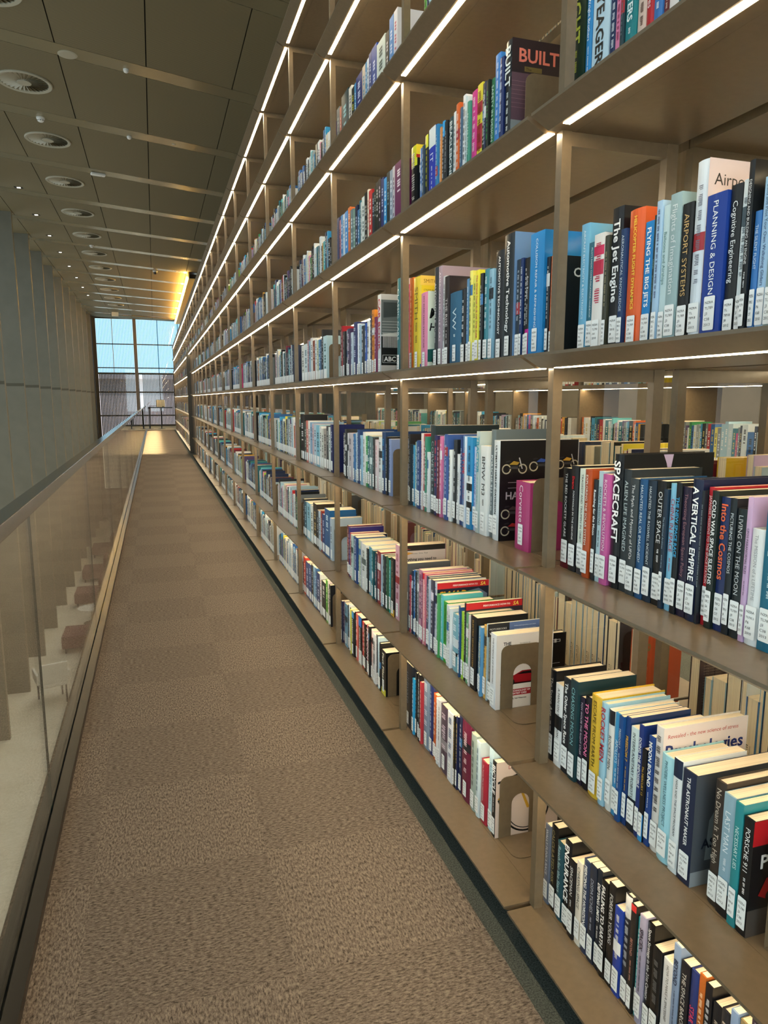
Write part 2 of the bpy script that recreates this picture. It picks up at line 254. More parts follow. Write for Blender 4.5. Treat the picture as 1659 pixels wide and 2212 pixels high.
BOOKS = '''
#0,3
1462|1427|238|121418|e8e8e8|THE RED ROCKETS' GLARE|b5a1020@0:.1
1424|1394|247|16181c|f0f0f0|FOOTHOLD IN THE HEAVENS|tc81e28@.78:.9:Evans
1389|1362|243|dfe8dc|2a2a2a|TRAGEDY AND TRIUMPH IN ORBIT|b33343a@0:.06
1362|1336|244|b04a1e|f2efe6|EXPLORING THE SOLAR SYSTEM|
1331|1316|224|20262c|f4f4f4|Reaching for the Moon|b
1316|1298|244|b9d3dd|16202a|DREAM MISSIONS|
1295|1270|240|c45c9c|f5e8f0|ROCKETS & REVOLUTION|
1266|1235|285|0c1014|ffffff|SPACECRAFT|BD
1234|1209|256|2b3338|c9d6d8|ALIEN LIFE IMAGINED|
1208|1181|240|3a4246|f0f0f0|The Myth and Mystery of UFOs|
1180|1156|242|1d4f7c|dbe6ee|HAUNTED REAL OR IMAGINED?|
1155|1130|242|1c2c3c|e4eaee|HAUNTED THE ROSWELL INCIDENT|
1129|1103|244|171717|efefef|OUTER SPACE|
1102|1091|231|223244|9fb4c4|The Historical Archives|
1090|1068|243|86c8ea|b8303c|CHINA IN SPACE|
1068|1053|247|12161c|3aa8dc|THE NEW SPACE RACE|b
1053|1031|241|241a34|9a6a74|Theorizing European Space Policy|
1028|1002|258|14203e|ffffff|A VERTICAL EMPIRE|B
1001|995|240|1c242c|8a949c|~|
994|981|247|b8202c|f2dcdc|JAPANESE MISSIONS TO THE SPACE STATION|
980|964|243|1a2420|f2f2f2|COLD WAR SPACE SLEUTHS|b
964|943|234|1c2c5c|e8683a|Into the Cosmos|B
942|927|235|1a2228|d8e0e6|PICTURING THE COSMOS|
926|903|220|20282c|c8ccd0|LIVING ON THE MOON|
903|892|242|c9aad0|3a2440|UFOS PARANORMAL FILES|
891|865|193|e4e8ea|9aa0a6|The MISSION of a LIFETIME|
863|831|235|1f6a86|d8ecf2|SPACE|
830|812|245|2a3844|e0e0e0|~|
#0,2
1480|1452|237|16181c|c8c8c8|The Space Age|
1449|1416|212|e8eaec|1a1a1a|A MAN ON THE MOON|b10161c@.45:.62
1414|1383|241|1a2028|f2f2f2|The Other Space Race|b
1381|1351|249|1c3a40|8ac4cc|CHASING MOON|
1350|1332|216|241c30|d8c8d8|TOM WOLFE THE RIGHT STUFF|
1331|1307|226|14121a|e87aa8|TO THE MOON!|b
1306|1266|243|e0b83a|3a3010|ESCAPE FROM EARTH|
1264|1242|241|9cc8dc|b83040|ROCKET MEN|B
1240|1219|234|e6e6e2|1a1a1a|ROCKET MEN|b14141a@.86:1
1217|1197|236|3a9ad2|e8f4fa|APOLLO'S|
1196|1182|239|1c4a86|d8e4ee|FREEDOM 7|
1181|1166|243|1b3c74|dca83c|FREEDOM 7|b
1163|1137|230|c8dce0|2a3034|INTERPLANETARY ROBOTS|b16202c@0:.32
1136|1122|246|1c3474|e4e8f0|DOING THE IMPOSSIBLE|b
1121|1107|201|15161a|d8ac4a|The MERCURY 13|b3a9ad8@0:.3
1106|1091|236|1e4488|ffffff|MOON BOUND|B
1090|1066|266|dcd8d4|303030|~|P
1064|1028|222|a4d8e6|2c5e70|PHOEBE WELLNESS PROJECT|
1026|1002|231|dfe6ea|22303e|NASA AND THE SPACE PROGRAM|b1c2a44@.84:1
1000|965|223|1f2a44|f4f4f4|THE ASTRONAUT MAKER|bA
930|905|238|3a322c|c8beb0|No Dream Is Too High|
904|877|228|8fb0c2|e4eef4|LAST MAN|b16181c@0:.2
875|857|228|2a8a92|d8f0f0|NECESSARY LIES|
855|833|213|141416|f4f4f4|PORSCHE 911|RD
#0,1
1477|1455|220|6a7488|dfe4ea|WALLY FUNK'S RACE|
1454|1422|234|131313|a89868|CALCULATED RISK|
1418|1388|211|1d4a58|b8dce0|Reach for the Stars|
1385|1354|238|121418|ffffff|ENDURANCE|B
1353|1328|205|15151a|e8e8e8|SPACEMAN|
1327|1303|218|e4ddd0|26221e|CHASING SPACE|
1301|1274|239|2c3a58|f2f2f2|PIERCING THE HORIZON|b
1272|1247|246|222a3a|a8b0c0|DISPATCHES|
1245|1227|250|16202c|f0f0f0|DEFYING LIMITS|b
1227|1203|238|121212|f2f2f2|FALLING TO EARTH|b
1201|1176|249|1a1a1a|dcdcdc|FOREVER YOUNG|
1175|1149|211|24409c|f4f4f4|~|
1148|1125|260|2a2a30|b8bcc4|~|bd8d8d8@.8:1
1124|1107|254|24201f|d89888|BEYOND|bc03030@.94:1
1106|1094|234|1f9aa2|d8f4f4|~|
1094|1075|252|9c98b0|2a1e2a|SPACEX|b
1074|1053|249|101010|f0f0f0|Space Strategy in the 21st Century|
1052|1026|213|17181a|6a6a6a|~|
1024|995|209|dcdcde|3a3a3a|HOW TO MAKE A SPACESHIP|
995|976|264|7f94b4|2a344c|BEYOND|b
974|951|244|1c1c22|d8d4cc|THE SPACE BARONS|
950|929|246|26346c|d04060|STAR|b
928|912|255|a45a24|f0d8b8|~|
911|894|250|18181c|d0d4dc|~|
892|871|228|1a1c22|c8b8a8|~|
870|848|236|23252c|e0d0c0|~|
847|831|256|7890b4|e8ecf4|~|
830|804|251|8a7a54|f0e8c8|~|
803|783|294|2c2430|d8c8d8|~|
783|762|302|d8ccb8|3a2a20|~|
#0,4
1427|1396|276|6fb2d6|e8f4fa|AIRCRAFT ELECTRICITY & ELECTRONICS|
1395|1368|232|1f6a80|e0f0f2|PILOT'S RADIO COMMUNICATIONS HANDBOOK|
1366|1329|242|e8e4e0|c02848|~|bd02858@.82:.9
1328|1313|233|3c3c30|a8a080|~|
1312|1275|282|121418|f0f0f0|The Jet Engine|b
1274|1256|234|1d3a66|d0dce8|AERONAUTICAL KNOWLEDGE|
1255|1208|264|e0602a|f6d24a|HELICOPTER FLIGHT DYNAMICS|B
1207|1179|233|1f86cc|ffffff|FLYING THE BIG JETS|b
1178|1170|239|28383a|8ab0a4|DRONES|
1169|1153|261|a8c8e4|3a3a6a|~|
1152|1134|249|c4dce0|4a7a7a|Balloons and Airships|
1132|1102|263|9ab4b8|dfe8ea|Flights of Imagination|
1100|1072|239|1c1c1c|d8b070|AIRPORT SYSTEMS|N
1071|1040|300|d8e2ec|6a7080|~|L
1039|994|237|1f3f94|ffffff|PLANNING & DESIGN|
992|968|242|191a1c|f4f4f4|Cognitive Engineering|
967|953|244|dce6ea|4a5a64|~|
952|940|268|101214|eaeaea|DESIGNING AND BUILDING AN ENGINE|
939|926|190|3a78bc|d8e8f6|THE SILENT FLIGHT|
925|907|237|a8ccec|2c3c6c|Build and Pilot Your Own Walkalong Gliders|
906|886|229|8ca0a0|dfe8e8|~|
885|872|208|2a4c74|e0e8f0|~|
#0,5
1498|1436|328|143024|c8d84a|FLIGHT|bN
1434|1414|268|2f86c4|ffffff|The Wright Brothers|
1412|1355|212|b8d4e4|1a1a1a|YEAGER|b
1353|1330|210|1c2c54|d8e0ea|~|
1329|1313|202|d87aa4|8a2a54|~|
1311|1298|184|243c44|6a8088|~|
1296|1267|191|1f7a80|e8f4f4|DISASTERS|b
1266|1240|162|d8bcae|5a3a30|~|
1239|1213|168|b8222c|f4e0e0|Great Failures|
1213|1190|145|3f74b4|e8f0f8|~|
1189|1173|138|6a2a2a|e8d0c0|GUN FLIGHT|
1172|1147|122|e4dcd8|3a3a3a|~|
1146|1127|121|1f5c6c|e0f0f0|~|
1125|1103|106|d8d0c0|3a3a3a|~|
1101|1076|103|303a70|e0e0f0|~|
1075|1054|94|8a2030|f0e0e0|~|
#1,4
3588|3556|248|20242c|d0d0d0|~|
3553|3520|258|a82430|f0d0d0|~|
3517|3471|228|1c1c20|b0b0b0|~|
3466|3420|230|e4e6ea|30304a|~|
3417|3366|232|4a3a5c|e0d8e8|~|
3363|3324|211|c4d4e4|2a4a7a|~|
3318|3256|252|2c3264|c8d0e8|~|
3251|3221|241|dce4ec|3a4a5c|~|
3219|3194|234|a8c4dc|2a3a4a|~|
3192|3141|225|1a1c20|e8e8e8|~|
3136|3104|232|2f5cb4|e8f0ff|~|
3101|3054|236|e2e4e4|5a4a4a|~|
3051|3025|256|1e2848|c8b888|~|
3023|2983|276|d8862c|3a2010|~|
2979|2947|242|7c2a54|e8c8d8|~|
2943|2893|328|d4dce0|b83a4a|CAR BOOK|BC
2686|2638|353|2a6c74|e4eef0|CLASSIC CARS|K
2583|2539|316|d83a78|f8e8f0|DRIVER|B
2537|2501|333|d8742c|f8d8a8|~|
2498|2419|327|e0c62c|6a5a10|SMITH|S
2414|2340|263|e088ac|3a1824|MY DAD HAD THAT CAR|m
2290|2256|328|24262c|e0e0e0|AUTOMOBILE|
2253|2222|327|9a8a98|f0e8f0|AMERICAN MUSCLE CARS|
2220|2195|291|c8ccd0|30302c|~|
2193|2156|285|2a2226|e8e0e0|THE RISE|
2154|2064|228|2c6284|d8e8f0|VW|W
2062|2033|229|1a1c20|e8e8e8|~|
2031|2012|254|5a8cb8|e8f0f8|~|
2009|1987|273|e4e070|5a5a20|~|
1986|1963|258|e8e46a|6a6a2a|~|
1961|1936|267|ece23c|c04a6a|The Grand Tour A-Z OF THE CAR|b
1934|1913|254|18181a|d8d8d8|~|
1911|1878|261|3a8494|e0f0f4|~|
1876|1848|256|90bcd4|2a4a5a|~|
1846|1786|297|1c1e24|f4f4f4|AUTOMOTIVE TECHNOLOGY|b
1784|1721|326|1a2228|f4f4f4|Automotive Technology|bQ
1720|1696|254|24303c|c8d0d8|~|
1695|1681|254|1c3468|e0e8f4|~|
1680|1660|250|141416|e0e0e0|~|
1658|1639|248|15171a|f4f4f4|Auto Repair|bbe0e8ec@0:.3
1638|1570|299|1c86cc|ffffff|COLLISION REPAIR & REFINISHING|
1569|1553|234|20242c|d8d8d8|~|
1551|1531|234|d8764a|f4e4d4|~|k
#1,3
2537|2515|266|1c1a20|c8c0b8|~|
2514|2500|230|2a343c|a8c8d8|~|
2499|2473|227|4a9ac4|e8f4fa|OUTLAW|
2472|2455|240|e0e4b0|3a4a5a|~|
2454|2435|244|3a84bc|e0f0fa|~|
2432|2396|249|26427c|d0dcf0|~|
2394|2379|276|e4dcdc|b02838|~|
2378|2361|275|b42c38|f4e0e0|~|
2360|2337|266|3a8a74|e0f4ec|~|
2335|2321|213|dce4e8|3a4a54|~|
2319|2273|307|1c2c30|a8bcc0|CORVETTE|G
2271|2246|275|262a5c|d8485c|~|
2245|2222|261|6a1c30|e8d0d8|~|
2221|2200|274|d878a4|f8e8f0|~|
2199|2174|278|b0c8e4|3a4a8c|~|
2173|2145|283|3a5a9c|d8e4f8|~|
2144|2118|234|e4e8e8|3a3a3c|~|
2116|2087|268|1e2024|c8ccd0|~|
2085|2065|224|e2e6ea|24282c|FERRARI|
2063|2046|277|24407c|d8e4f4|~|
2044|2015|284|5c84b4|c83040|E-TYPE|b
2013|2004|283|dce6f0|c03a4a|~|
2002|1961|283|2a8cc4|101418|~|bf0f4f4@.3:.42;b0c0e10@.42:.5;bf0f4f4@.5:.58;b0c0e10@.2:.3
1960|1931|256|c4d0f0|5a6aa4|V12 ENGINE|
1928|1903|303|b8c8c8|3a9ab4|TRACTOR|B
1900|1852|263|e4e8e8|2c2c2c|BMW M3|
1851|1821|311|5c686c|e4ecee|PORSCHE 911|
1820|1775|283|dce2e6|14161a|ULTIMATE HARLEY-DAVIDSON|bH
1691|1615|183|b03a74|f8e8f0|Corvette|N
#1,2
2561|2527|268|5a5e64|e0d8e0|~|
2524|2499|225|c83a5c|f0d0d8|~|U
2496|2480|250|20304a|c8d8e8|~|
2479|2460|256|3a78bc|e0ecf8|~|
2458|2441|253|20242a|b8c0c8|~|
2440|2418|263|7c8488|e8ecec|~|
2415|2377|274|c890a8|5a3a4c|~|
2375|2359|270|8a2a5c|f0e0e8|~|U
2357|2344|269|d87a8c|fff0f0|~|
2341|2325|265|24486c|d8e4f0|~|
2323|2309|263|30343c|d8d8dc|~|
2307|2293|261|b8c4d8|3a3a6a|~|
2291|2265|265|3c3a4c|e8e0f0|~|
2263|2233|263|c8ccd8|203a7c|~|s
2230|2209|228|4c9c5c|e0f4e4|The Electric Car|
2207|2182|232|5ac0c8|e8fafa|ELECTRIC AND HYBRID VEHICLES|
2180|2145|216|3fa83c|14281a|ELECTRIC POWERTRAIN|B
2143|2123|214|dfe4ea|3a4a5c|~|
2121|2107|208|e4e8ec|3a4a5c|~|
2105|2057|197|7cb4c4|e8f4f8|~|b1a1c20@.28:.34
2056|2038|234|3a6c94|e0e8f0|~|
2036|2025|236|1c4c84|d8e4f0|~|
2023|2004|225|a8d83c|1c2a10|~|
2002|1988|259|17191c|c8c8c8|~|V
1986|1964|232|68a878|f0f8f0|~|
1962|1949|231|d8d4d4|b02838|~|
1948|1905|236|15171b|d8a850|ELECTRIC VEHICLE SYSTEM|
1902|1888|213|4a84ac|e8f4fa|Electric Trucks|
1887|1877|214|e0e4dc|3a6a9c|~|
1876|1866|218|5a9cd0|ecd84c|~|
1864|1843|230|dca850|4a3a1c|~|
1842|1834|239|b8ccd4|3a3a3c|~|X
1833|1807|199|6a6254|dcd4c4|SPORTS CARS FROM THE 1950S|j
1804|1765|226|e8eaee|14161a|THE SCIENCE OF SUPERCARS|Z
#1,1
2611|2576|235|2a3038|9aa4ac|~|
2573|2476|266|252a34|7c8894|ultimate|
2472|2449|227|2a9cd4|e0f4fc|~|
2447|2427|259|181a1e|3aa8dc|~|
2425|2410|265|14161c|c8d8e0|~|
2407|2389|268|1c1c20|e0e0e0|~|
2386|2370|246|b83a44|f4e0e0|~|
2367|2307|280|7c90a8|e0e8f0|~|
2304|2271|269|26346c|c8d4ec|~|
2268|2232|249|d0642c|f8e4d0|~|
2229|2208|248|e4e8ec|5a3a4c|~|
2206|2188|251|dcdce0|3a3a4c|~|
2186|2117|246|544454|d8c8d8|~|b8c8890@.35:.5
2114|2067|251|e2e6ee|5a6a8c|~|
2064|2049|253|1a1814|d8a840|~|
2046|2032|259|1c244c|d8c070|~|
2030|2006|268|1c2448|c8ccd8|~|
2003|1935|274|6c1c3c|f0d8e0|~|
1932|1892|257|a4b4ac|3a4a44|~|
1889|1861|251|cfe0e6|3a6a7c|~|
1858|1814|205|a8283c|f4dce0|The Toyota Way to Improvement|
1810|1781|271|c4e0ec|34708c|TRIUMPH|
1778|1752|241|16181c|ffffff|BICYCLE|BI
#1,5
2540|2481|270|15171a|e0e0e0|~|bdce03c@.75:1;be0d83c@-.1:.12;h
2440|2414|239|3a74b8|d0e4f4|~|
2412|2388|238|24384c|a8bccc|~|
2386|2360|263|17191c|d8d83c|~|be0dc3c@.85:1
2356|2297|271|2238b4|e8f0ff|IT|be0e8ec@.78:1
2295|2285|248|d890c0|5a3a4c|~|
2282|2262|261|2a7cb4|e8f4fa|~|
2260|2245|247|e09450|fff0d8|~|
2243|2217|257|1a1c20|e0e8f0|~|b2a9cdc@.82:1
2215|2193|249|1c2024|c0c8d0|~|
2191|2145|248|2a4448|e0e8e8|BEAGLEBONE|b
2143|2124|250|e4e6e6|3a3a3a|~|
2122|2097|265|d86428|fff0e0|~|
2095|2080|246|46607c|dce8f4|~|
2078|2057|273|e4e8ea|14161a|~|
2055|2043|262|c8dce0|3a3a3a|~|
2041|2019|241|3a8a74|e4f4ec|NUCLEAR ENERGY|
2018|1985|260|d0388c|f4d0e4|~|
1984|1950|265|dcd038|7a2a20|~|ba82434@.35:.6
1948|1929|256|17191d|d8d8d8|~|
1928|1914|252|1c2a4c|c8d4e4|~|
1913|1896|249|1a201c|3aa858|~|
1895|1867|245|1f6a44|d8ecdc|SAFETY IN DESIGN|
1866|1836|293|3a80cc|d8e8f8|~|
1834|1811|272|1c2c60|b8c8e4|~|
1808|1768|297|1a1c20|e0e8e8|BUILT|BT
#1,6
2423|2386|227|5aa83c|1c3a14|~|
2384|2373|202|1c2444|c8d0e8|~|
2371|2343|200|c0dce8|3a5a6a|~|
2342|2309|188|d8e4ec|3a4a5a|~|
2307|2263|181|284a80|e0e8f4|~|
2261|2216|158|e0dcc8|3a3a3a|~|
#2,3
3530|3493|227|1c1e24|f0f0f0|CYBER SMART|b
3490|3452|247|26282c|c8ccd0|~|
3449|3428|229|dcdce0|30303a|~|
3426|3340|231|c4bcc4|4a4450|~|
3318|3290|233|3a74ac|d8e8f4|~|
3287|3262|238|b8ccdc|3a5a7a|~|
3259|3213|254|1c3c70|c8dcf0|PSYCHOLOGY|
3209|3164|230|90b8d4|2a4a6a|~|
3161|3123|247|e4e8e8|4a4a4a|~|
3120|3090|230|3aa054|e0f4e4|~|
3088|3050|234|1f6c70|d8ecec|~|
3048|3006|234|6a8488|e0ecec|~|
3003|2976|229|2a2426|c8c0c0|~|
2974|2934|222|e4d4d8|b83a54|~|
2931|2875|236|dfe4e4|2a2a2a|~|
2873|2819|260|1a3a68|3a9ad4|~|
2816|2791|242|16181e|d8e0e8|~|
2789|2756|235|8a9cc8|2a3464|~|
#3,2
4605|4563|246|20242a|b8c0c8|~|f
4560|4495|237|1f5c74|c8e4ec|~|
4489|4369|241|90c4d8|2a5a6c|~|
4364|4290|239|e4e8e4|3a4a3a|~|
4284|4187|264|2a2824|c8b070|~|O
4182|4138|235|24303a|b8c8d4|~|
4133|4078|234|b8d0e0|3a5a7a|~|
4073|4042|246|a0382c|f0d8d0|~|
4037|3973|233|26407c|d0dcf0|~|
3969|3845|277|1c5c94|d8ecf8|~|F
3837|3788|241|b8ccdc|3a4a5a|~|
#3,1
4656|4632|210|2a2024|c8c0c0|~|
4625|4558|253|d83a28|fff0e8|~|
4552|4456|238|3a5484|d8e0ec|~|
4451|4379|243|38508c|d0dcf0|~|
4373|4319|255|1e2026|c8c8c8|~|
4314|4254|257|90bcd8|2a4a64|~|
4249|4215|260|3a6ca0|d8e8f4|~|
4210|4128|244|24386c|c8d4ec|~|
4123|4079|253|e4e8e8|b83a3a|~|
4074|3973|224|16222a|f4f4f4|TOOL BOOK|B
3964|3914|256|5aa838|f0f8d0|~|
3910|3885|265|e4dcd8|3a3a3a|~|
3882|3846|246|1e2024|d8d8d8|~|
#3,4
4564|4482|231|e0e0d8|5a5a54|~|
4478|4383|234|d4e0e4|3a6a7c|~|
4378|4340|251|a87a84|f0e0e0|~|
4336|4287|243|8ab0c8|2a4a5c|~|
4283|4226|256|e0e4e4|4a4a4a|~|
4222|4167|237|8c3a24|e8c8b8|~|
4163|4109|238|dce4e4|5a8ab4|~|
4105|4070|230|d4d8b0|5a5a3a|~|
4067|4024|231|4a84b8|d8e8f4|~|
4021|3988|224|2a4464|c8d8e8|~|
3984|3954|279|1c1e22|c8c8c8|~|
3948|3861|240|c0dce4|3a6a6a|~|
#2,5
3681|3563|275|4a5484|c8ccec|~|b14161e@-.2:.25
3558|3532|256|d88a9c|5a2a3a|~|
3529|3492|271|3a8ccc|e0f0fa|~|
3489|3454|267|d0e0ec|1c3a5c|~|
3451|3398|269|2a8cd8|e8f4ff|~|
3393|3355|274|d8743a|fff0e0|~|
3350|3305|254|5c7c84|d8e8ec|~|
3302|3271|246|74988c|e0f0ea|~|
3268|3231|252|1c2240|c8d0e8|~|
3228|3199|226|3a78ac|d8e8f4|~|
3196|3180|258|2c6c7c|d8ecf0|~|
3177|3161|246|d8dcdc|3a4a4a|~|
3158|3117|261|dfe8e4|4a5a54|~|
3115|3076|268|1a1a1a|c8c8b8|~|
3072|3051|271|e8e0cc|c83a2c|~|
3049|3005|260|c83434|f8e8d8|~|
3000|2971|240|24303c|b8c8d8|~|
2969|2949|256|1c2018|c8d0c0|~|
2946|2916|266|20241c|e8e8e0|SG|b
2914|2879|269|2a2228|c8b8c8|~|
2877|2842|262|28306c|d0d8f4|~|
2840|2805|252|2a9ce0|e8f8ff|~|
2803|2768|263|1a2a2c|8ab0b4|~|
2765|2731|260|8a9cb0|e0e8f0|~|
2730|2705|264|c8c4cc|5a3a5c|~|
2703|2613|265|6a1c54|f0e0ec|H|B
#2,6
3590|3536|264|707c84|c8d0d4|~|
3533|3505|253|c8705c|f0e0d8|~|
3498|3374|285|1c3c44|8ac8d0|~|b
3365|3316|273|dcdcd4|4a4a44|~|
3314|3273|253|1c2428|e0e048|~|be0dc48@.85:1
3270|3243|255|3a8cc0|e0f0fa|~|
3240|3147|267|2c3878|d0d8f0|~|
3142|3099|271|d8c8b4|4a8cac|~|
3097|3073|270|3a8cc0|e0f0fa|~|
3071|3045|273|d0dce8|3a4a6a|~|
3043|3005|281|1f3c80|d0dcf4|~|
3003|2936|283|24489c|d8e4fa|~|
2933|2826|268|cfdcd4|4a5a54|~|
2819|2777|259|2a2a2a|d8d8d8|~|
2772|2725|288|4a8cd0|d8e8fa|~|
2720|2678|289|dcdce4|b83a5a|~|
#2,2
3477|3443|259|7a2a34|e8c8a8|~|
3441|3413|255|2a2470|d8d0f0|~|
3411|3384|232|b03040|f0d8d8|~|
3382|3337|229|b8d0d0|2a4a4a|~|
3334|3322|231|182040|c8d0e8|~|
3320|3263|231|1c4484|f0f4ff|Expert Guide|b
3259|3214|227|b8ccb0|3a4a3a|~|
3210|3191|227|b4bccc|3a3a5a|~|
3187|3114|224|e4e8e8|5a6a6a|~|
3110|3085|213|2a2c30|d8d8d8|~|
3081|3044|226|5a9cb4|1a2a34|~|
3041|3015|227|e4ece8|3a7a7a|~|
3012|2990|223|1f5c64|d8ecec|~|
2986|2961|219|262a34|c8c8d0|~|
2957|2937|221|2c3444|d0d8e4|~|
2935|2886|237|8c2c34|f0d0d8|~|
2882|2869|232|b8d0e4|3a4a8c|~|
2866|2825|233|1c2226|a8b8b8|~|
2823|2782|236|1c5434|88b098|~|
2779|2753|228|20a8a4|e8fafa|~|
2750|2701|247|17181a|d8c8a0|Design for Motion Planet|bd8a83c@0:.12
2697|2643|313|d8a8b8|8c2434|~|Y
#2,1
3596|3570|229|20284c|c8d0e8|~|
3567|3543|234|5c2c50|e8d0d8|~|
3541|3477|232|6c98b4|1c3444|~|
3474|3463|238|1c1c20|b8c8d0|~|
3462|3435|247|dce4e8|3a8ab4|~|
3434|3407|235|1c3a3c|3a9ab4|~|
3404|3385|236|e0dc54|2a2a2a|~|
3383|3338|234|17191c|f4f4f4|WORDPRESS|b3a94d0@.86:1;B
3335|3326|242|1c1c1e|c8c8c8|~|
3325|3275|238|d8685c|fff0f0|~|
3272|3216|240|14161a|ffffff|WORDPRESS|b1c6cc0@.8:1;be4e8e8@0:.3;B
3201|3163|234|c43a3c|f4e0e0|~|
3161|3130|236|1e1412|c8b8a0|~|
3128|3079|240|b8606c|f8e8ec|MASCON|B
3077|3059|248|1a1a1c|c8c8c8|~|
3056|3018|240|e4d4d0|a84a50|~|
3017|2960|236|dfe0e4|24242a|~|
2957|2941|246|50545c|e0e0e8|~|
2939|2914|241|c4e0ec|3a5a7a|~|
2913|2887|223|1a1a1c|d8d8d8|~|
2885|2822|202|141416|f4f0e0|Fact Files|bdcd43c@0:.14;b
#3,3
4645|4519|298|16181c|e8e8e8|DESIGN|E
4511|4464|255|1f3834|c8d8c8|~|
4460|4402|261|d4786c|fff0e8|~|
4396|4340|263|e0e4e4|3a3a3a|~|
4336|4279|255|8ab0d4|2a3a5a|~|
4275|4232|247|d8b8c0|4a3a4a|~|
4228|4164|246|c0d4e4|3a5a7a|~|
4159|4076|244|80c0d8|2a5a6c|~|
4072|4022|240|e4e8e8|4a4a4a|~|
4018|3971|228|d8dcd4|4a4a4a|~|
3966|3899|230|a49c98|3a3434|~|
3895|3850|249|3c4044|c8ccd0|~|
3846|3801|244|dfe8e8|3a6a6a|~|
3797|3754|259|1f2860|d0d8f0|~|
'''

# ---------------------------------------------------------------- the room shell
D, LG, TH = .8289, .0664, .0290          # post plane, ledge depth, shelf thickness
Z = [-1.2399, -.8571, -.3797, .0941, .5762, 1.0595, 1.5424, 2.0201]
ZL = -5.6; YW = 35.9; YB = -6.2
CS, C0 = -.027, 3.622                    # ceiling slope and height at x = 0
def CZ(x): return C0+CS*x
mb = MB(); mb.box(W(-.335, YB, -1.60), W(.715, 31.3, -1.29)); struct(mb.build('floor', M['carpet']))
mb = MB(); mb.box(W(.715, YB, -1.60), W(.80, 31.3, -1.29)); mb.box(W(.80, YB, -1.60), W(9, 31.3, -1.2905)); o = struct(mb.build('floor_border', M['darkcarpet']))
mb = MB(); mb.box(W(-.42, 31.3, -1.60), W(9, YW, -1.29)); struct(mb.build('floor_landing', M['stonepale']))
mb = MB(); mb.box(W(-.42, YB, -1.66), W(-.335, 31.3, -1.293)); struct(mb.build('trim_1', M['bronze_dark']))
mb = MB(); mb.box(W(-3.9, YB, ZL-.2), W(9, YW+.3, ZL)); struct(mb.build('floor_foyer', M['foyer']))
mb = MB(); mb.box(W(-.40, YB, -5.6), W(-.30, YW, -1.66)); struct(mb.build('wall_foyer_right', M['plaster']))
mb = MB(); mb.box(W(9, YB, ZL), W(9.1, YW, 4.3)); struct(mb.build('wall_right', M['plaster']))
mb = MB(); mb.box(W(-3.9, YB, ZL), W(-3.85, YW, 4.3)); struct(mb.build('wall_left', M['plaster']))
# wall behind the camera: piers around the big window
mb = MB()
mb.box(W(-3.9, YB-.1, ZL), W(9, YB, -1.7)); mb.box(W(-3.9, YB-.1, 3.1), W(9, YB, 4.3)); mb.box(W(3.2, YB-.1, -1.7), W(9, YB, 3.1))
struct(mb.build('wall_back', M['plaster']))
# ceiling: perforated panels between smooth skewed strips
mb = MB(); mb.face([W(x, y, CZ(x)+.035) for x, y in ((-3.9, YB), (9, YB), (9, YW), (-3.9, YW))]); struct(mb.build('ceiling_void', M['gapdark']))
SK = .25
seams = [-3.9, -2.53, -1.67, -.81, .09, 1.045, 1.9, 2.8, 3.7, 4.6, 5.5, 6.4, 7.3, 8.2, 9]
ch = MB(); st = MB(); GAP = .006
ys0 = [9.20+2.13*k for k in range(-8, 14)]     # near edge of each panel row measured at x = 0.1
for y0 in ys0:
    def P(x, y, dz=0): return W(x, min(max(y+SK*(x-.1), YB), YW), CZ(x)+dz)
    for a, b in zip(seams[:-1], seams[1:]):
        if y0+SK*a > YW and y0+SK*b > YW: continue
        for k0, k1 in ((0, 1.85),):
            q = [(a+GAP, y0+k0+GAP), (b-GAP, y0+k0+GAP), (b-GAP, y0+k1-GAP), (a+GAP, y0+k1-GAP)]
            lo = [P(x, y) for x, y in q]; hi = [P(x, y, .03) for x, y in q]
            ch.face(lo[::-1])
            for i in range(4): ch.face([lo[i], lo[(i+1) % 4], hi[(i+1) % 4], hi[i]])
    a, b = -3.9, 9
    st.face([P(a, y0-.28), P(a, y0), P(b, y0), P(b, y0-.28)])
struct(ch.build('ceiling', M['ceil'])); struct(st.build('trim_2', M['ceilstrip']))
# cove with its yellow cheek over the far end of the shelving
mb = MB(); y0, y1 = 21.9, 35.0
mb.box(W(1.10, y0, CZ(1)-.20), W(1.13, y1, CZ(1)-.005)); mb.box(W(1.13, y0, CZ(1)-.20), W(1.34, y1, CZ(1)-.18))
mb.face([W(1.34, y0, CZ(1)-.18), W(1.34, y1, CZ(1)-.18), W(1.42, y1, 2.6), W(1.42, y0, 2.6)])
struct(mb.build('trim_3', M['yellow_cheek']))
o = MB(); o.box(W(1.050, y0, CZ(1)-.165), W(1.072, y1, CZ(1)-.14)); o = o.build('cove_light', M['cove'])
tag(o, 'long glowing line of light set in the ceiling above the far end of the shelving', 'light')

# tall fins along the left
FY = [12.42+2.045*k for k in range(-7, 12)]
def make_fin():
    r = empty('wall_fin')
    a = MB(); a.box((-.95*S, 0, 0), (-.012*S, .085*S, (4.0-ZL)*S)); a.build('fin_panel', M['fin'], r)
    a = MB(); a.box((-.012*S, -.002, 0), (0, .087*S, (4.0-ZL)*S)); a.build('fin_edge', M['wood'], r)
    a = MB(); a.box((-.951*S, -.004, (.255-ZL)*S), (-.010*S, .0, (.315-ZL)*S)); a.build('shadow_band', M['fin_shadow'], r)  # thin dark strip imitates the shadow line running across each fin
    return r
def dup(root, loc, rz=None, label=None, group=None):
    r = root.copy(); col.objects.link(r); r.location = loc
    if rz is not None: r.rotation_euler = (0, 0, rz)
    if label: r['label'] = label
    if group: r['group'] = group
    for ch_ in list(root.children):
        c = ch_.copy(); col.objects.link(c); c.parent = r
        for g in ch_.children:
            d = g.copy(); col.objects.link(d); d.parent = c
    return r
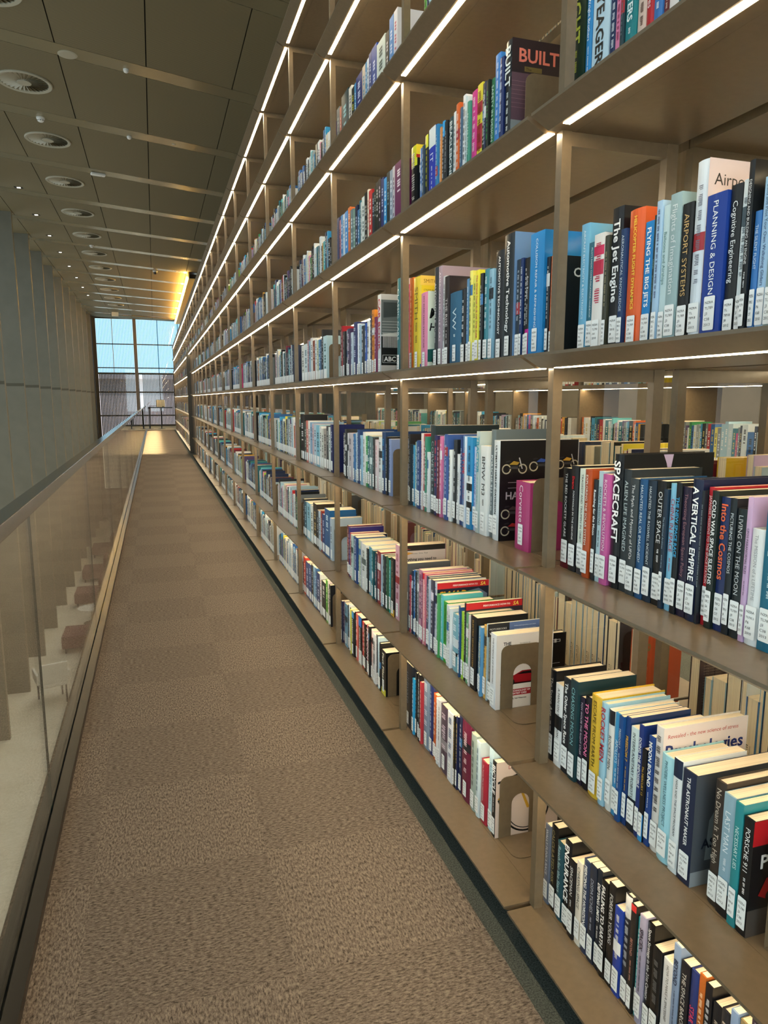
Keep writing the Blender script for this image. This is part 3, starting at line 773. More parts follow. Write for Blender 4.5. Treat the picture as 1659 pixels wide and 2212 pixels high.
fin0 = make_fin()
def finz(x): return W(x, 0, 0)
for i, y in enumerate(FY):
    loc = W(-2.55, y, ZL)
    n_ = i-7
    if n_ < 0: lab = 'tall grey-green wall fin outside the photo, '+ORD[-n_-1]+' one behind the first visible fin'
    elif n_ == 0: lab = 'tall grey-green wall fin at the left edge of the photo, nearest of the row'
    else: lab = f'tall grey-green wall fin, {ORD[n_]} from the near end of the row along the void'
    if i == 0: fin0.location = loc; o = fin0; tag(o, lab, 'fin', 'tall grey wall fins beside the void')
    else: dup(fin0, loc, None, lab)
# last pier, frame and the end window
mb = MB(); mb.box(W(-3.85, YW-.35, ZL), W(-2.69, YW-.05, 3.9)); struct(mb.build('wall_far_pier', M['fin']))
mb = MB(); mb.box(W(-2.69, YW-.12, ZL), W(-2.56, YW, 3.9)); struct(mb.build('trim_4', M['steel']))
mb = MB(); mb.box(W(-2.56, YW-.12, ZL), W(-2.42, YW+.1, 3.9)); mb.box(W(-2.42, YW-.1, ZL), W(-.42, YW+.05, -4.2)); mb.box(W(-2.42, YW, 3.64), W(9, YW+.1, 4.2))
mb.box(W(3.4, YW, -1.5), W(9, YW+.1, 4.2)); struct(mb.build('wall_far', M['bronze_dark']))
win = struct(empty('window_1', W(-.5, YW, -1.29)))
def wbox(a, b): 
    q = win.location; return Vector(a)-q, Vector(b)-q
mb = MB()
for x in (-1.72, .28, 1.2, 2.2): mb.box(*wbox(W(x-.012, YW, -4.2), W(x+.012, YW+.05, 3.64)))
for z in (2.50, 1.42): mb.box(*wbox(W(-2.42, YW, z-.022), W(3.4, YW+.05, z+.022)))
for z in (.30, -.79): mb.box(*wbox(W(-2.42, YW, z-.03), W(3.4, YW+.06, z+.03)))
mb.box(*wbox(W(-2.42, YW-.02, 1.12), W(3.4, YW+.07, 1.20)))
mb.box(*wbox(W(-.42, YW-.02, -1.32), W(3.4, YW+.07, -1.22)))
mb.build('window_frame', M['bronze_dark'], win)
mb = MB(); mb.box(*wbox(W(-.80, YW-.08, -4.2), W(-.66, YW+.1, 3.64))); mb.build('mullion', M['bronze'], win)
mb = MB(); mb.face([p-win.location for p in (W(-2.42, YW+.02, -4.2), W(3.4, YW+.02, -4.2), W(3.4, YW+.02, 3.64), W(-2.42, YW+.02, 3.64))]); mb.build('pane', M['window'], win)
lo = MB(); hi = MB(); x = -2.40
while x < 3.4:
    if not -.66-.02 < x < -.52:
        lo.box(*wbox(W(x, YW+.22, -4.2), W(x+.044, YW+.36, 1.15)))
    hi.box(*wbox(W(x, YW+.22, 1.2), W(x+.031, YW+.25, 3.64))); x += .066
o = lo.build('dark_louvre', M['slat_dark'], win); o['kind'] = 'stuff'
o = hi.build('pale_louvre', M['frost'], win); o['kind'] = 'stuff'
mb = MB(); mb.face([p-win.location for p in (W(-2.42, YW+.28, 1.2), W(3.4, YW+.28, 1.2), W(3.4, YW+.28, 3.64), W(-2.42, YW+.28, 3.64))])
# outside
mb = MB(); mb.box(W(-60, YW+1, ZL-.5), W(80, 260, ZL-.1)); struct(mb.build('outside_paving', M['outside_ground']))
mb = MB(); mb.box(W(-40, 95, ZL-.1), W(50, 110, 2.4)); mb.box(W(-12, 94, 2.4), W(6, 104, 2.9))
o = mb.build('building', [M['outside_wall'], M['bronze_dark']]); tag(o, 'low mauve-grey building seen outside through the dark louvres of the end window', 'building')

# ---------------------------------------------------------------- ceiling fittings
def vent():
    r = empty('ceiling_vent'); R_ = .305*S
    a = MB()
    n = 48
    for k in range(n):
        t0, t1 = 2*math.pi*k/n, 2*math.pi*(k+1)/n
        prof = [(R_, 0), (R_, -.012), (R_*.97, -.020), (R_*.86, -.014), (R_*.84, 0)]
        for (ra, za), (rb, zb) in zip(prof[:-1], prof[1:]):
            a.face([(ra*math.cos(t0), ra*math.sin(t0), za), (rb*math.cos(t0), rb*math.sin(t0), zb), (rb*math.cos(t1), rb*math.sin(t1), zb), (ra*math.cos(t1), ra*math.sin(t1), za)])
    a.build('rim', M['ventm'], r)
    a = MB(); n = 30
    for k in range(n):
        t = 2*math.pi*k/n; d = 2*math.pi/n
        c = [(R_*.26*math.cos(t), R_*.26*math.sin(t), -.016), (R_*.85*math.cos(t), R_*.85*math.sin(t), -.016),
             (R_*.85*math.cos(t+d*.72), R_*.85*math.sin(t+d*.72), .016), (R_*.26*math.cos(t+d*.72), R_*.26*math.sin(t+d*.72), .016)]
        a.face(c)
    a.build('blades', M['ventm'], r)
    a = MB(); a.cyl((0, 0, .0), (0, 0, -.02), R_*.27, R_*.25, 24); a.build('hub', M['ventm'], r)
    a = MB(); a.cyl((0, 0, .018), (0, 0, .020), R_*.86, R_*.86, 32); a.build('duct', M['gapdark'], r)
    return r
v0 = vent()
VY = [9.83-2.03, 9.83, 11.80, 13.88, 16.03, 18.1, 20.2, 22.3, 24.4, 26.6, 28.7, 30.8]
for i, y in enumerate(VY):
    lab = 'round swirl air vent outside the top edge of the photo' if i == 0 else f'round swirl air vent in the ceiling, {ORD[i-1]} from the near end of the row'
    loc = W(-1.27, y, CZ(-1.27)); 
    if i == 0: v0.location = loc; v0.rotation_euler = (0, math.atan(.027), 0); tag(v0, lab, 'vent', 'round ceiling vents'); 
    else: o = dup(v0, loc, None, lab)
def downlight(i, y):
    r = empty('downlight', W(-2.10, y, CZ(-2.1)))
    a = MB(); a.box((-.075, -.05, -.004), (.075, .05, .03)); a.build('housing', M['black'], r)
    a = MB(); a.box((-.03, -.022, -.008), (.03, .022, -.003)); a.build('lamp', mat_dl, r)
    tag(r, f'small recessed square downlight above the fins, {ORD[i]} from the near end', 'light', 'recessed downlights along the fins')
mat_dl = mat('downlight_lamp', (.9, .9, .9), .5, emit=(1, .93, .8), st=6)
for i, y in enumerate((14.6, 16.57, 18.52, 20.48, 22.5, 24.5, 26.5, 28.5)): downlight(i, y)
def lathe(prof, n=24):
    a = MB()
    for (ra, za), (rb, zb) in zip(prof[:-1], prof[1:]):
        for k in range(n):
            t0, t1 = 2*math.pi*k/n, 2*math.pi*(k+1)/n
            a.face([(ra*math.cos(t0), ra*math.sin(t0), za), (rb*math.cos(t0), rb*math.sin(t0), zb), (rb*math.cos(t1), rb*math.sin(t1), zb), (ra*math.cos(t1), ra*math.sin(t1), za)])
    return a
def smoke(x, y, lab):
    r = empty('smoke_detector', W(x, y, CZ(x)))
    lathe([(.001, 0), (.055, 0), (.055, -.018), (.045, -.028), (.045, -.03)]).build('base', M['white'], r)
    lathe([(.045, -.03), (.042, -.046), (.025, -.058), (.001, -.06)]).build('sensor_head', M['white'], r)
    a = MB()
    for k in range(8):
        t = 2*math.pi*k/8; a.box((.04*math.cos(t)-.006, .04*math.sin(t)-.006, -.046), (.04*math.cos(t)+.006, .04*math.sin(t)+.006, -.038))
    a.build('grille', M['black'], r); tag(r, lab, 'smoke detector', 'smoke detectors')
smoke(-1.25, 10.95, 'white smoke detector between the two nearest ceiling vents')
smoke(-1.263, 19.23, 'small white smoke detector further down the row of ceiling vents')
def dome(name, x, y, r_, h, lab, cat, m='white'):
    o = lathe([(.001, 0), (r_, 0), (r_, -h*.35), (r_*.8, -h*.8), (r_*.35, -h), (.001, -h)]).build(name, M[m], None, W(x, y, CZ(x)-.0)); tag(o, lab, cat)
dome('occupancy_sensor', -.125, 9.06, .032, .04, 'small white sensor button on the nearest pale ceiling strip', 'sensor')
dome('occupancy_sensor', -.159, 11.23, .034, .04, 'small white sensor button on the second pale ceiling strip', 'sensor')
dome('ceiling_speaker', -.709, 8.92, .105, .012, 'flat round cover plate flush in the nearest ceiling strip', 'speaker', 'ventm')
dome('inspection_cap', .44, 11.3, .03, .008, 'tiny flat round cap on the second ceiling strip, nearer the shelving', 'cap', 'ventm')
r = empty('access_point', W(-.70, 13.17, CZ(-.7)), .25)
a = MB(); a.box((-.12, -.05, -.045), (.12, .05, 0)); a.build('casing', M['white'], r, bevel=.018); a = MB(); a.cyl((.05, 0, -.0451), (.05, 0, -.047), .006); a.build('indicator', M['black'], r)
tag(r, 'white rounded oblong wireless unit on the third ceiling strip', 'access point')
r = empty('security_camera', W(.197, 22.15, CZ(.2)))
lathe([(.001, 0), (.07, 0), (.07, -.03), (.06, -.045)]).build('mount', M['white'], r); lathe([(.055, -.045), (.05, -.08), (.025, -.105), (.001, -.11)]).build('dome', M['black'], r)
tag(r, 'small dome security camera on a pale strip near the glowing cove', 'camera')
r = empty('exit_sign', W(-1.42, 33.2, CZ(-1.4)))
a = MB(); a.box((-.14, -.03, -.20), (.14, .03, -.02)); a.build('body', M['white'], r); tag(r, 'small pale box hanging from the ceiling in front of the end window', 'sign')

# ---------------------------------------------------------------- glass balustrade
r = empty('balustrade', W(-.366, 1, -1.29)); q = r.location
def B(a, b): return Vector(a)-q, Vector(b)-q
a = MB(); a.box(*B(W(-.393, -4, -.322), W(-.345, 31.4, -.2826))); a.build('handrail', M['steel'], r, bevel=.002)
a = MB(); a.box(*B(W(-.362, -4, -1.30), W(-.3288, 31.3, -1.262))); a.box(*B(W(-.395, -4, -1.30), W(-.374, 31.3, -1.262))); a.build('base_channel', M['channel'], r)
js = [2.27+1.83*k for k in range(-4, 17)]
for y0, y1 in zip(js[:-1], js[1:]):
    a = MB(); e = .0015
    a.box(*B(W(-.3710, y0+e, -1.288), W(-.3650, min(y1, 31.3)-e, -.315)), 0)
    # thin sheet each side is enough: the pane is one clear slab with polished edges
    for yy in (y0+e, min(y1, 31.3)-e): a.box(*B(W(-.3711, yy-.0008, -1.288), W(-.3649, yy+.0008, -.315)), 1)
    a.build('glass_panel', [M['glass'], M['glass_edge']], r)
tag(r, 'clear glass balustrade with a slim metal handrail beside the carpeted walkway', 'balustrade')

# ---------------------------------------------------------------- barrier and sign at the far end
def stanchion(x, y, lab, sign=False):
    r = empty('sign_stand' if sign else 'barrier_post', W(x, y, -1.29))
    lathe([(.001, .022), (.06, .02), (.16, .008), (.165, 0), (.001, 0)]).build('base', M['black'], r)
    a = MB(); a.cyl((0, 0, .01), (0, 0, .93), .032 if not sign else .022, n=16); a.build('post', M['black'], r)
    if sign:
        a = MB(); a.box((-.18, -.012, .95), (.18, .012, 1.30), 0)
        for k in range(4): a.box((-.13, -.0135, 1.20-.05*k), (-.02, -.012, 1.205-.05*k), 1); a.box((.02, -.0135, 1.20-.05*k), (.09, -.012, 1.205-.05*k), 1)
        a.box((.06, -.0135, .985), (.13, -.012, 1.02), 1)
        a.build('sign_plate', [M['sign'], M['bronze']], r)
    else: lathe([(.038, .93), (.042, .90), (.042, .98), (.001, 1.0)]).build('belt_head', M['black'], r)
    tag(r, lab, 'sign' if sign else 'barrier post'); return r
stanchion(-.235, 32.4, 'black barrier post standing at the far end of the walkway')
stanchion(.25, 32.3, 'slim black stand holding a cream notice at the far end', True)
a = MB(); p0, p1 = W(-.185, 32.36, -.40), W(.72, 31.7, -.40)
n_ = (p1-p0).cross(Vector((0, 0, 1))).normalized()*.004
a.face([p0-n_, p1-n_, p1-n_+Vector((0, 0, .05)), p0-n_+Vector((0, 0, .05))]); a.face([p0+n_, p0+n_+Vector((0, 0, .05)), p1+n_+Vector((0, 0, .05)), p1+n_])
tag(a.build('barrier_belt', M['black']), 'black belt stretched between the barrier post and the shelving', 'belt')

# ---------------------------------------------------------------- foyer below, seen through the glass
def sofa(x, y, lab):
    r = empty('bench_seat', W(x, y, ZL))
    a = MB(); a.box((-.38, -.45, .12), (.38, .45, .42)); a.build('seat', M['burgundy'], r, bevel=.03)
    a = MB(); a.box((.28, -.45, .42), (.38, .45, .78)); a.build('backrest', M['burgundy'], r, bevel=.03)
    for sx in (-.3, .3):
        for sy in (-.38, .38): a = MB(); a.cyl((sx, sy, 0), (sx, sy, .13), .018, n=8); a.build('leg', M['black'], r)
    tag(r, lab, 'seat', 'dark red seats down in the foyer')
sofa(-1.85, 16.9, 'dark red seat down in the foyer, nearest of the row behind the glass')
sofa(-1.95, 20.6, 'dark red seat down in the foyer, second of the row behind the glass')
sofa(-2.0, 23.4, 'dark red seat down in the foyer, third of the row behind the glass')
sofa(-2.0, 27.0, 'dark red seat down in the foyer, farthest of the row behind the glass')
def lowtable(x, y, lab):
    r = empty('low_table', W(x, y, ZL))
    a = MB(); a.cyl((0, 0, .40), (0, 0, .43), .35, n=28); a.build('table_top', M['white'], r)
    a = MB(); a.cyl((0, 0, .0), (0, 0, .4), .03, n=12); a.build('stem', M['steel'], r); a = MB(); a.cyl((0, 0, 0), (0, 0, .015), .22, n=24); a.build('foot', M['steel'], r)
    tag(r, lab, 'table')
lowtable(-1.75, 18.7, 'round white low table down in the foyer between two dark red seats')
r = empty('armchair', W(-2.08, 13.9, ZL), .3)
a = MB(); a.box((-.26, -.26, .36), (.26, .26, .46)); a.build('seat', M['white'], r, bevel=.03)
a = MB(); a.prism([(-.26, .44), (-.20, .44), (-.26, .86), (-.31, .86)], 'x', -.26, .26); a.build('backrest', M['white'], r, bevel=.02)
for sx in (-.28, .28): a = MB(); a.box((sx-.025, -.26, .46), (sx+.025, .22, .66)); a.build('armrest', M['white'], r, bevel=.015)
for sx in (-.22, .22):
    for sy in (-.22, .22): a = MB(); a.cyl((sx, sy, 0), (sx, sy, .37), .016, n=8); a.build('leg', M['black'], r)
tag(r, 'small white armchair standing on the pale foyer floor below the walkway', 'armchair')

# ---------------------------------------------------------------- the shelving wall
def led_strip(y0, y1, z, par, q):
    a = MB(); a.box(W(.8095, y0-.003, z-TH-.0012)-q, W(.8255, y1-.047, z-TH+.002)-q); return a.build('light_strip', M['led'], par)
def shelf_meshes(L):
    """board, ledge and strip meshes for a bay of length L, local origin at (0,0) = W(0, y0, shelf top)"""
    k = S
    b = MB(); b.box((.8605*k, .0118*k, -TH*k), (1.118*k, (L+.0102)*k, 0))
    g = MB(); e0, e1 = .0175*k, (L+.0015)*k
    g.prism([((D-LG)*k, 0), ((D-LG)*k, -.006*k), (.803*k, -TH*k), (.8600*k, -TH*k), (.8600*k, 0)], 'y', e0, e1)
    s_ = MB(); s_.box((.8095*k, .0130*k, -TH*k-.0012), (.8250*k, (L-.045)*k, -TH*k+.001))
    return b, g, s_
BAYS = []      # (y0, length, first level index)
for k in range(-4, 16): BAYS.append((.395+k, 1.0, 0))
BAYS.append((16.395, 1.205, 5))
for k in range(13): BAYS.append((17.6+k, 1.0, 0))
mesh_cache = {}
def bay(idx, y0, L, lo):
    vis = y0+.605
    num = round(y0-.395)
    if y0 < .3: lab = f'bay of the bronze shelving wall behind the viewpoint, {ORD[-num-1]} behind the nearest one'
    elif lo: lab = 'short upper run of bronze shelves bridging the passage through the shelving wall'
    elif y0 < 17: lab = 'bay of the bronze shelving wall, '+('nearest, cut by the right edge of the photo' if num == 0 else f'{ORD[num]} one from the right')
    else: lab = f'bay of the bronze shelving wall beyond the passage, {ORD[round(y0-17.6)]} from its dark end panel'
    r = empty('bookcase', W(0, y0, -1.29)); q = r.location
    tag(r, lab, 'bookcase', 'bays of the long shelving wall')
    if (L, 0) not in mesh_cache:
        b, g, s_ = shelf_meshes(L)
        o1 = b.build('shelf', M['bronze']); o2 = g.build('ledge', M['bronze']); o3 = s_.build('light_strip', M['led'])
        mesh_cache[(L, 0)] = [o.data for o in (o1, o2, o3)]
        for o in (o1, o2, o3): bpy.data.objects.remove(o)
        a = MB(); a.box((.8515*S, -.010*S, -.028*S-.0003), (1.09*S, .008*S, -.0003)); o = a.build('cross_rail', M['bronze']); mesh_cache['rail'] = o.data; bpy.data.objects.remove(o)
    mm = mesh_cache[(L, 0)]
    for lev in range(lo, 8):
        sh = bpy.data.objects.new('shelf', mm[0]); col.objects.link(sh); sh.parent = r; sh.location = (0, 0, (Z[lev]+EYE)*S)
        lg = bpy.data.objects.new('ledge', mm[1]); col.objects.link(lg); lg.parent = sh
        if lev > 0:
            ls = bpy.data.objects.new('light_strip', mm[2]); col.objects.link(ls); ls.parent = sh
            if lev > lo or lo:
                cr_ = bpy.data.objects.new('cross_rail', mesh_cache['rail']); col.objects.link(cr_); cr_.parent = r; cr_.location = (0, L*S, (Z[lev]-TH+EYE)*S)
    zb = 0 if lo == 0 else (Z[lo]+EYE)*S
    # posts pass the shelf ends: pieces between the shelves so nothing interpenetrates
    for x0, x1 in ((D, .8515), (1.09, 1.118)):
        a = MB()
        for lev in range(lo, 7): a.box((x0*S, (L-.012)*S, (Z[lev]+EYE)*S), (x1*S, (L+.0100)*S, (Z[lev+1]-TH+EYE)*S))
        a.build('post', M['bronze'], r)
    if lo == 0:
        a = MB(); a.box(((.80)*S, .012*S, .0005), (.83*S, L*S+.008, (Z[0]-TH+EYE)*S)); a.build('plinth', M['bronze_dark'], r)
    return r
for i, (y0, L, lo) in enumerate(BAYS): bay(i, y0, L, lo)
# end panels at the passage
r = empty('end_panel', W(.80, 17.56, -1.29)); q = r.location
a = MB(); a.box(W(.757, 17.53, -1.289)-q, W(.845, 17.57, 1.02)-q); a.build('dark_edge', M['bronze_dark'], r)
a = MB(); a.box(W(.845, 17.535, -1.289)-q, W(1.45, 17.565, 1.02)-q); a.build('panel', M['bronze'], r)
tag(r, 'tall dark-edged end panel closing the shelving beyond the passage', 'panel')
r = empty('end_panel', W(.80, 16.41, -1.29)); q = r.location
a = MB(); a.box(W(.829, 16.410, -1.289)-q, W(1.45, 16.43, 1.02)-q); a.build('panel', M['bronze'], r)
tag(r, 'tall plain end panel on the near side of the passage', 'panel')
r = empty('end_panel', W(.80, 30.63, -1.29)); q = r.location
a = MB(); a.box(W(.80, 30.615, -1.289)-q, W(1.45, 30.64, 2.01)-q); a.build('panel', M['bronze'], r)
tag(r, 'tall end panel closing the far end of the shelving wall', 'panel')
# glass sheet between the two back-to-back runs
r = empty('glass_back', W(1.137, 0, -1.29)); q = r.location
for y0, L, lo in BAYS:
    if y0 < -2 or y0 > 15: continue
    a = MB(); a.face([p-q for p in (W(1.137, y0+.004, Z[0]), W(1.137, y0+L-.004, Z[0]), W(1.137, y0+L-.004, Z[7]), W(1.137, y0+.004, Z[7]))]); a.build('pane', M['pane'], r)
tag(r, 'clear glass back between the shelving and the run behind it', 'glass')
# the run behind, facing the hall: shelves, posts and light strips
def rear_run():
    r = empty('rear_bookcase', W(1.16, 0, -1.29)); q = r.location
    for lev in range(8):
        a = MB(); z = Z[lev]
        for y0, L, lo in BAYS:
            if lev < lo: continue
            a.box(W(1.156, y0+.002, z-TH)-q, W(1.52, y0+L-.002, z)-q)
        a.build('shelf', M['bronze'], r)
        if lev:
            a = MB()
            for y0, L, lo in BAYS:
                if lev >= lo: a.box(W(1.455, y0+.02, z-TH-.002)-q, W(1.47, y0+L-.05, z-TH)-q)
            a.build('light_strip', M['led'], r)
    for x0 in (1.158, 1.425):
        for y0, L, lo in BAYS:
            if not -1 < y0 < 12: continue
            a = MB()
            for lev in range(0, 7): a.box(W(x0, y0-.012, Z[lev])-q, W(x0+.024, y0+.0105, Z[lev+1]-TH)-q)
            a.build('post', M['bronze'], r)
    for y0, L, lo in BAYS:
        if not -1 < y0 < 6: continue
        a = MB()
        for lev in range(1, 8): a.box(W(1.182, y0-.01, Z[lev]-TH-.028)-q, W(1.425, y0+.009, Z[lev]-TH)-q)
        a.build('cross_rail', M['bronze'], r)
        for lev in range(0, 6): a = MB(); a.cyl(W(1.182, y0, Z[lev]+.105)-q, W(1.425, y0, Z[lev]+.105)-q, .0045, n=8); a.build('support_rod', M['bronze'], r)
    tag(r, 'second run of bronze shelves back to back with the first, seen through the glass', 'bookcase')
rear_run()
# a further bookcase across the hall aisle
def hall_case(X, y0, y1, lab):
    r = empty('hall_bookcase', W(X, y0, -1.29)); q = r.location
    for lev in range(0, 7):
        a = MB(); a.box(W(X, y0, Z[lev]-TH)-q, W(X+.36, y1, Z[lev])-q); a.build('shelf', M['bronze'], r)
        a = MB(); a.box(W(X+.03, y0, Z[lev]-TH-.002)-q, W(X+.05, y1, Z[lev]-TH)-q); a.build('light_strip', M['led'], r)
    y = y0
    while y <= y1+.01:
        a = MB(); a.box(W(X+.01, y-.012, -1.29)-q, W(X+.34, y+.012, Z[6])-q); a.build('upright', M['bronze'], r); y += 1.0
    tag(r, lab, 'bookcase')
hall_case(2.9, -.5, 9.5, 'bookcase across the hall aisle, glimpsed through the gaps above the books')

# ---------------------------------------------------------------- books
COLN = [('black', (20, 20, 22)), ('charcoal', (52, 56, 60)), ('grey', (125, 130, 134)), ('silver-grey', (180, 188, 192)), ('white', (228, 230, 230)), ('navy', (30, 42, 84)),
        ('blue', (52, 108, 178)), ('royal blue', (36, 66, 168)), ('sky-blue', (64, 156, 216)), ('pale blue', (160, 200, 224)), ('teal', (36, 110, 124)), ('turquoise', (64, 178, 186)),
        ('green', (62, 150, 76)), ('dark green', (28, 70, 50)), ('lime', (166, 212, 60)), ('yellow', (226, 212, 62)), ('amber', (218, 160, 60)), ('orange', (216, 104, 46)),
        ('rust', (166, 76, 36)), ('red', (184, 38, 46)), ('maroon', (104, 34, 52)), ('magenta', (206, 58, 128)), ('pink', (218, 134, 170)), ('purple', (80, 66, 110)),
        ('lilac', (188, 168, 206)), ('brown', (62, 50, 42)), ('cream', (226, 218, 200)), ('beige', (184, 170, 140)), ('dark teal', (34, 62, 70)), ('slate blue', (84, 104, 140))]
def cname(h):
    v = [int(h[i:i+2], 16) for i in (0, 2, 4)]
    return min(COLN, key=lambda c: sum((a-b)**2 for a, b in zip(v, c[1])))[0]
LEVN = ['bottom', 'second', 'third', 'fourth', 'fifth', 'sixth']
BAYN = ['nearest bay', 'second bay', 'third bay', 'fourth bay']
SU, SV = (0, 0, -1), (0, -1, 0)           # spine text: baseline runs down, letters lean to the right
CU, CV = (1, 0, 0), (0, 0, 1)             # near cover: along the depth, up
WHITE = (.8, .82, .84)
# call-number labels, shared meshes
LAB = []
rows_ = [('NZRA', 'TL789', '.J3', 'C38', '2013'), ('MZRA', 'TL', '789.8', 'J8', '2012'), ('MZRA', 'TL790', '.A4', '2018'), ('NZRA', 'TL735.3', 'P6', 'K68', '2010'), ('MZRL', '789.2', '.G6', 'CIT', '2012')]
for rr in rows_:
    a = MB(); w, h = .020, .052
    pts = []
    for cx, cz, a0 in ((w/2-.002, h-.002, 0), (-w/2+.002, h-.002, 90), (-w/2+.002, .002, 180), (w/2-.002, .002, 270)):
        for k in range(3):
            t = math.radians(a0+45*k); pts.append((-.0006, -(cx+.002*math.cos(t)), cz+.002*math.sin(t)))
    a.face(pts, 0)
    for k, t in enumerate(rr): put_text(a, t, (-.0009, w*.38, h-.0115-.0085*k), (0, -1, 0), (0, 0, 1), .0044, w*.74, 1)
    o = a.build('spine_label', [M['label'], M['ink']]); LAB.append(o.data); bpy.data.objects.remove(o)

def pseudo(mb, x, y, z0, z1, th, c, rng):
    """unreadably small lettering: short ticks grouped into words, running down the spine"""
    hgt = th*rng.uniform(.28, .5); z = z1
    while z > z0+.01:
        n = rng.randint(2, 8)
        for k in range(n):
            w = rng.uniform(.0012, .0024)*max(1, hgt/.008)
            if z-w < z0: break
            lo = y-hgt/2; hi = y+hgt/2*(rng.choice((1, 1, .6)))
            mb.face([(x, hi, z), (x, lo, z), (x, lo, z-w*.62), (x, hi, z-w*.62)][::1], 0, c); z -= w*1.15
        z -= hgt*.7
ARTS = {}
def art(k):
    def d(f): ARTS[k] = f; return f
    return d
# every art function draws on the near cover: mb, y (face plane), dp (depth), h (height)
def A_(mb, y): return lambda u, v: (u, y, v)
@art('D')
def _(mb, y, dp, h):
    O = (0, y, 0); blob(mb, O, CU, CV, [(.10, h-.002), (.125, h-.002), (.12, h-.03), (.135, h-.05), (.115, h-.045), (.108, h-.02)], 0, lin('b8a8c8'))
@art('P')
def _(mb, y, dp, h):
    O = (0, y, 0); quad(mb, O, CU, CV, dp, h, 0, lin('e8d8d0')); y2 = y-.0003
    quad(mb, (0, y2, 0), CU, CV, .05, h*.45, 0, lin('5a6a70'))
    put_text(mb, 'Revealed - the new science of stress', (.010, y2, h-.022), CU, CV, .0085, dp-.02, 0, lin('c03a30'), slant=.1)
    put_text(mb, 'Psychologies', (.006, y2, h-.062), CU, CV, .030, dp-.014, 0, lin('1c2c6c'), bold=1)
    ring(mb, (0, y2, 0), CU, CV, .018, h-.10, 0, .014, 20, 0, lin('c02830')); put_text(mb, '7', (.006, y2-.0002, h-.15), CU, CV, .022, None, 0, lin('20242c'), bold=1)
    for k, t in enumerate(('YOU', 'GO')): put_text(mb, t, (.006, y2-.0003, .06-.032*k), CU, CV, .024, .04, 0, lin('d8dcdc'))
@art('A')
def _(mb, y, dp, h):
    O = (0, y, 0); quad(mb, O, CU, CV, dp, h, 0, lin('4a5058')); y2 = y-.0003
    blob(mb, (0, y2, 0), CU, CV, [(.03, .05), (.10, .05), (.09, .14), (.06, .17), (.035, .13)], 0, lin('7a8890'))
    put_text(mb, 'AS', (.020, y2-.0002, .075), CU, CV, .020, None, 0, lin('141c2c'), bold=1); quad(mb, (0, y2, .0), CU, CV, dp, .03, 0, lin('8a9298'))
@art('R')
def _(mb, y, dp, h):
    y2 = y-.0003; quad(mb, (0, y, h-.045), CU, CV, dp, .045, 0, lin('b01c24')); put_text(mb, 'RED', (.03, y2, h-.030), CU, CV, .014, None, 0, (1, .9, .9), bold=1)
    put_text(mb, 'PORSCHE', (.020, y2, h-.088), CU, CV, .026, dp-.03, 0, (.9, .9, .9), bold=1)
    blob(mb, (0, y2, 0), CU, CV, [(.02, .075), (.035, .105), (.09, .12), (.15, .10), (.15, .07), (.05, .06)], 0, lin('b01820')); ring(mb, (0, y2-.0003, 0), CU, CV, .05, .07, .006, .014, 20, 0, lin('0a0a0a'))
    quad(mb, (0, y, 0), CU, CV, dp, .05, 0, lin('4a4440'))
@art('L')
def _(mb, y, dp, h):
    quad(mb, (0, y, 0), CU, CV, dp, h, 0, lin('dcc8c4')); y2 = y-.0003
    put_text(mb, 'Airport Landside', (.012, y2, h-.042), CU, CV, .020, dp*1.0-.02, 0, lin('3a342c'))
    quad(mb, (0, y2, .04), CU, CV, dp, h*.5, 0, lin('b89c90')); blob(mb, (0, y2-.0003, 0), CU, CV, [(0, .04), (dp, .04), (dp, .10), (.05, .13), (0, .08)], 0, lin('54483e'))
@art('C')
def _(mb, y, dp, h):
    y2 = y-.0003; y3 = y-.0006; quad(mb, (0, y, 0), CU, CV, dp, h, 0, lin('bcbcbc')); quad(mb, (0, y2, h*.12), CU, CV, dp, h*.36, 0, lin('161616'))
    blob(mb, (0, y2, 0), CU, CV, [(0, h*.93), (.08, h*.93), (.085, h*.72), (.10, h*.55), (0, h*.5)], 0, lin('60686a'))
    blob(mb, (0, y3, 0), CU, CV, [(.01, h*.90), (.07, h*.90), (.078, h*.73), (.01, h*.71)], 0, lin('3a4244'))
    for k in range(14): quad(mb, (.008+.0055*k, y3, h*.34), CU, CV, .0022, h*.18, 0, lin('d8d8d8'))
    for t in range(5): quad(mb, (.004, y3, h*(.52+.035*t)), CU, CV, .09, .002, 0, lin('a8acac'))
    quad(mb, (.006, y3, h*.15), CU, CV, .088, h*.10, 0, lin('d0d0d0')); quad(mb, (.008, y3-.0002, h*.155), CU, CV, .084, h*.09, 0, lin('181818'))
    put_text(mb, 'ABC 1', (.012, y3-.0004, h*.17), CU, CV, h*.06, .075, 0, (.85, .85, .85), bold=1)
@art('K')
def _(mb, y, dp, h):
    y2 = y-.0003; quad(mb, (0, y, h*.60), CU, CV, dp, h*.4, 0, lin('d8c8d0')); quad(mb, (0, y, 0), CU, CV, dp, h*.26, 0, lin('16181a'))
    ring(mb, (0, y2, 0), CU, CV, .03, h*.45, .008, .014, 20, 0, lin('d8e0e0')); put_text(mb, '7 K', (.008, y2, h*.06), CU, CV, h*.12, None, 0, (.85, .85, .85), bold=1)
    blob(mb, (0, y2, 0), CU, CV, [(0, h*.62), (.06, h*.60), (.10, h*.48), (.10, h*.56), (.06, h*.68), (0, h*.70)], 0, lin('1c5058'))
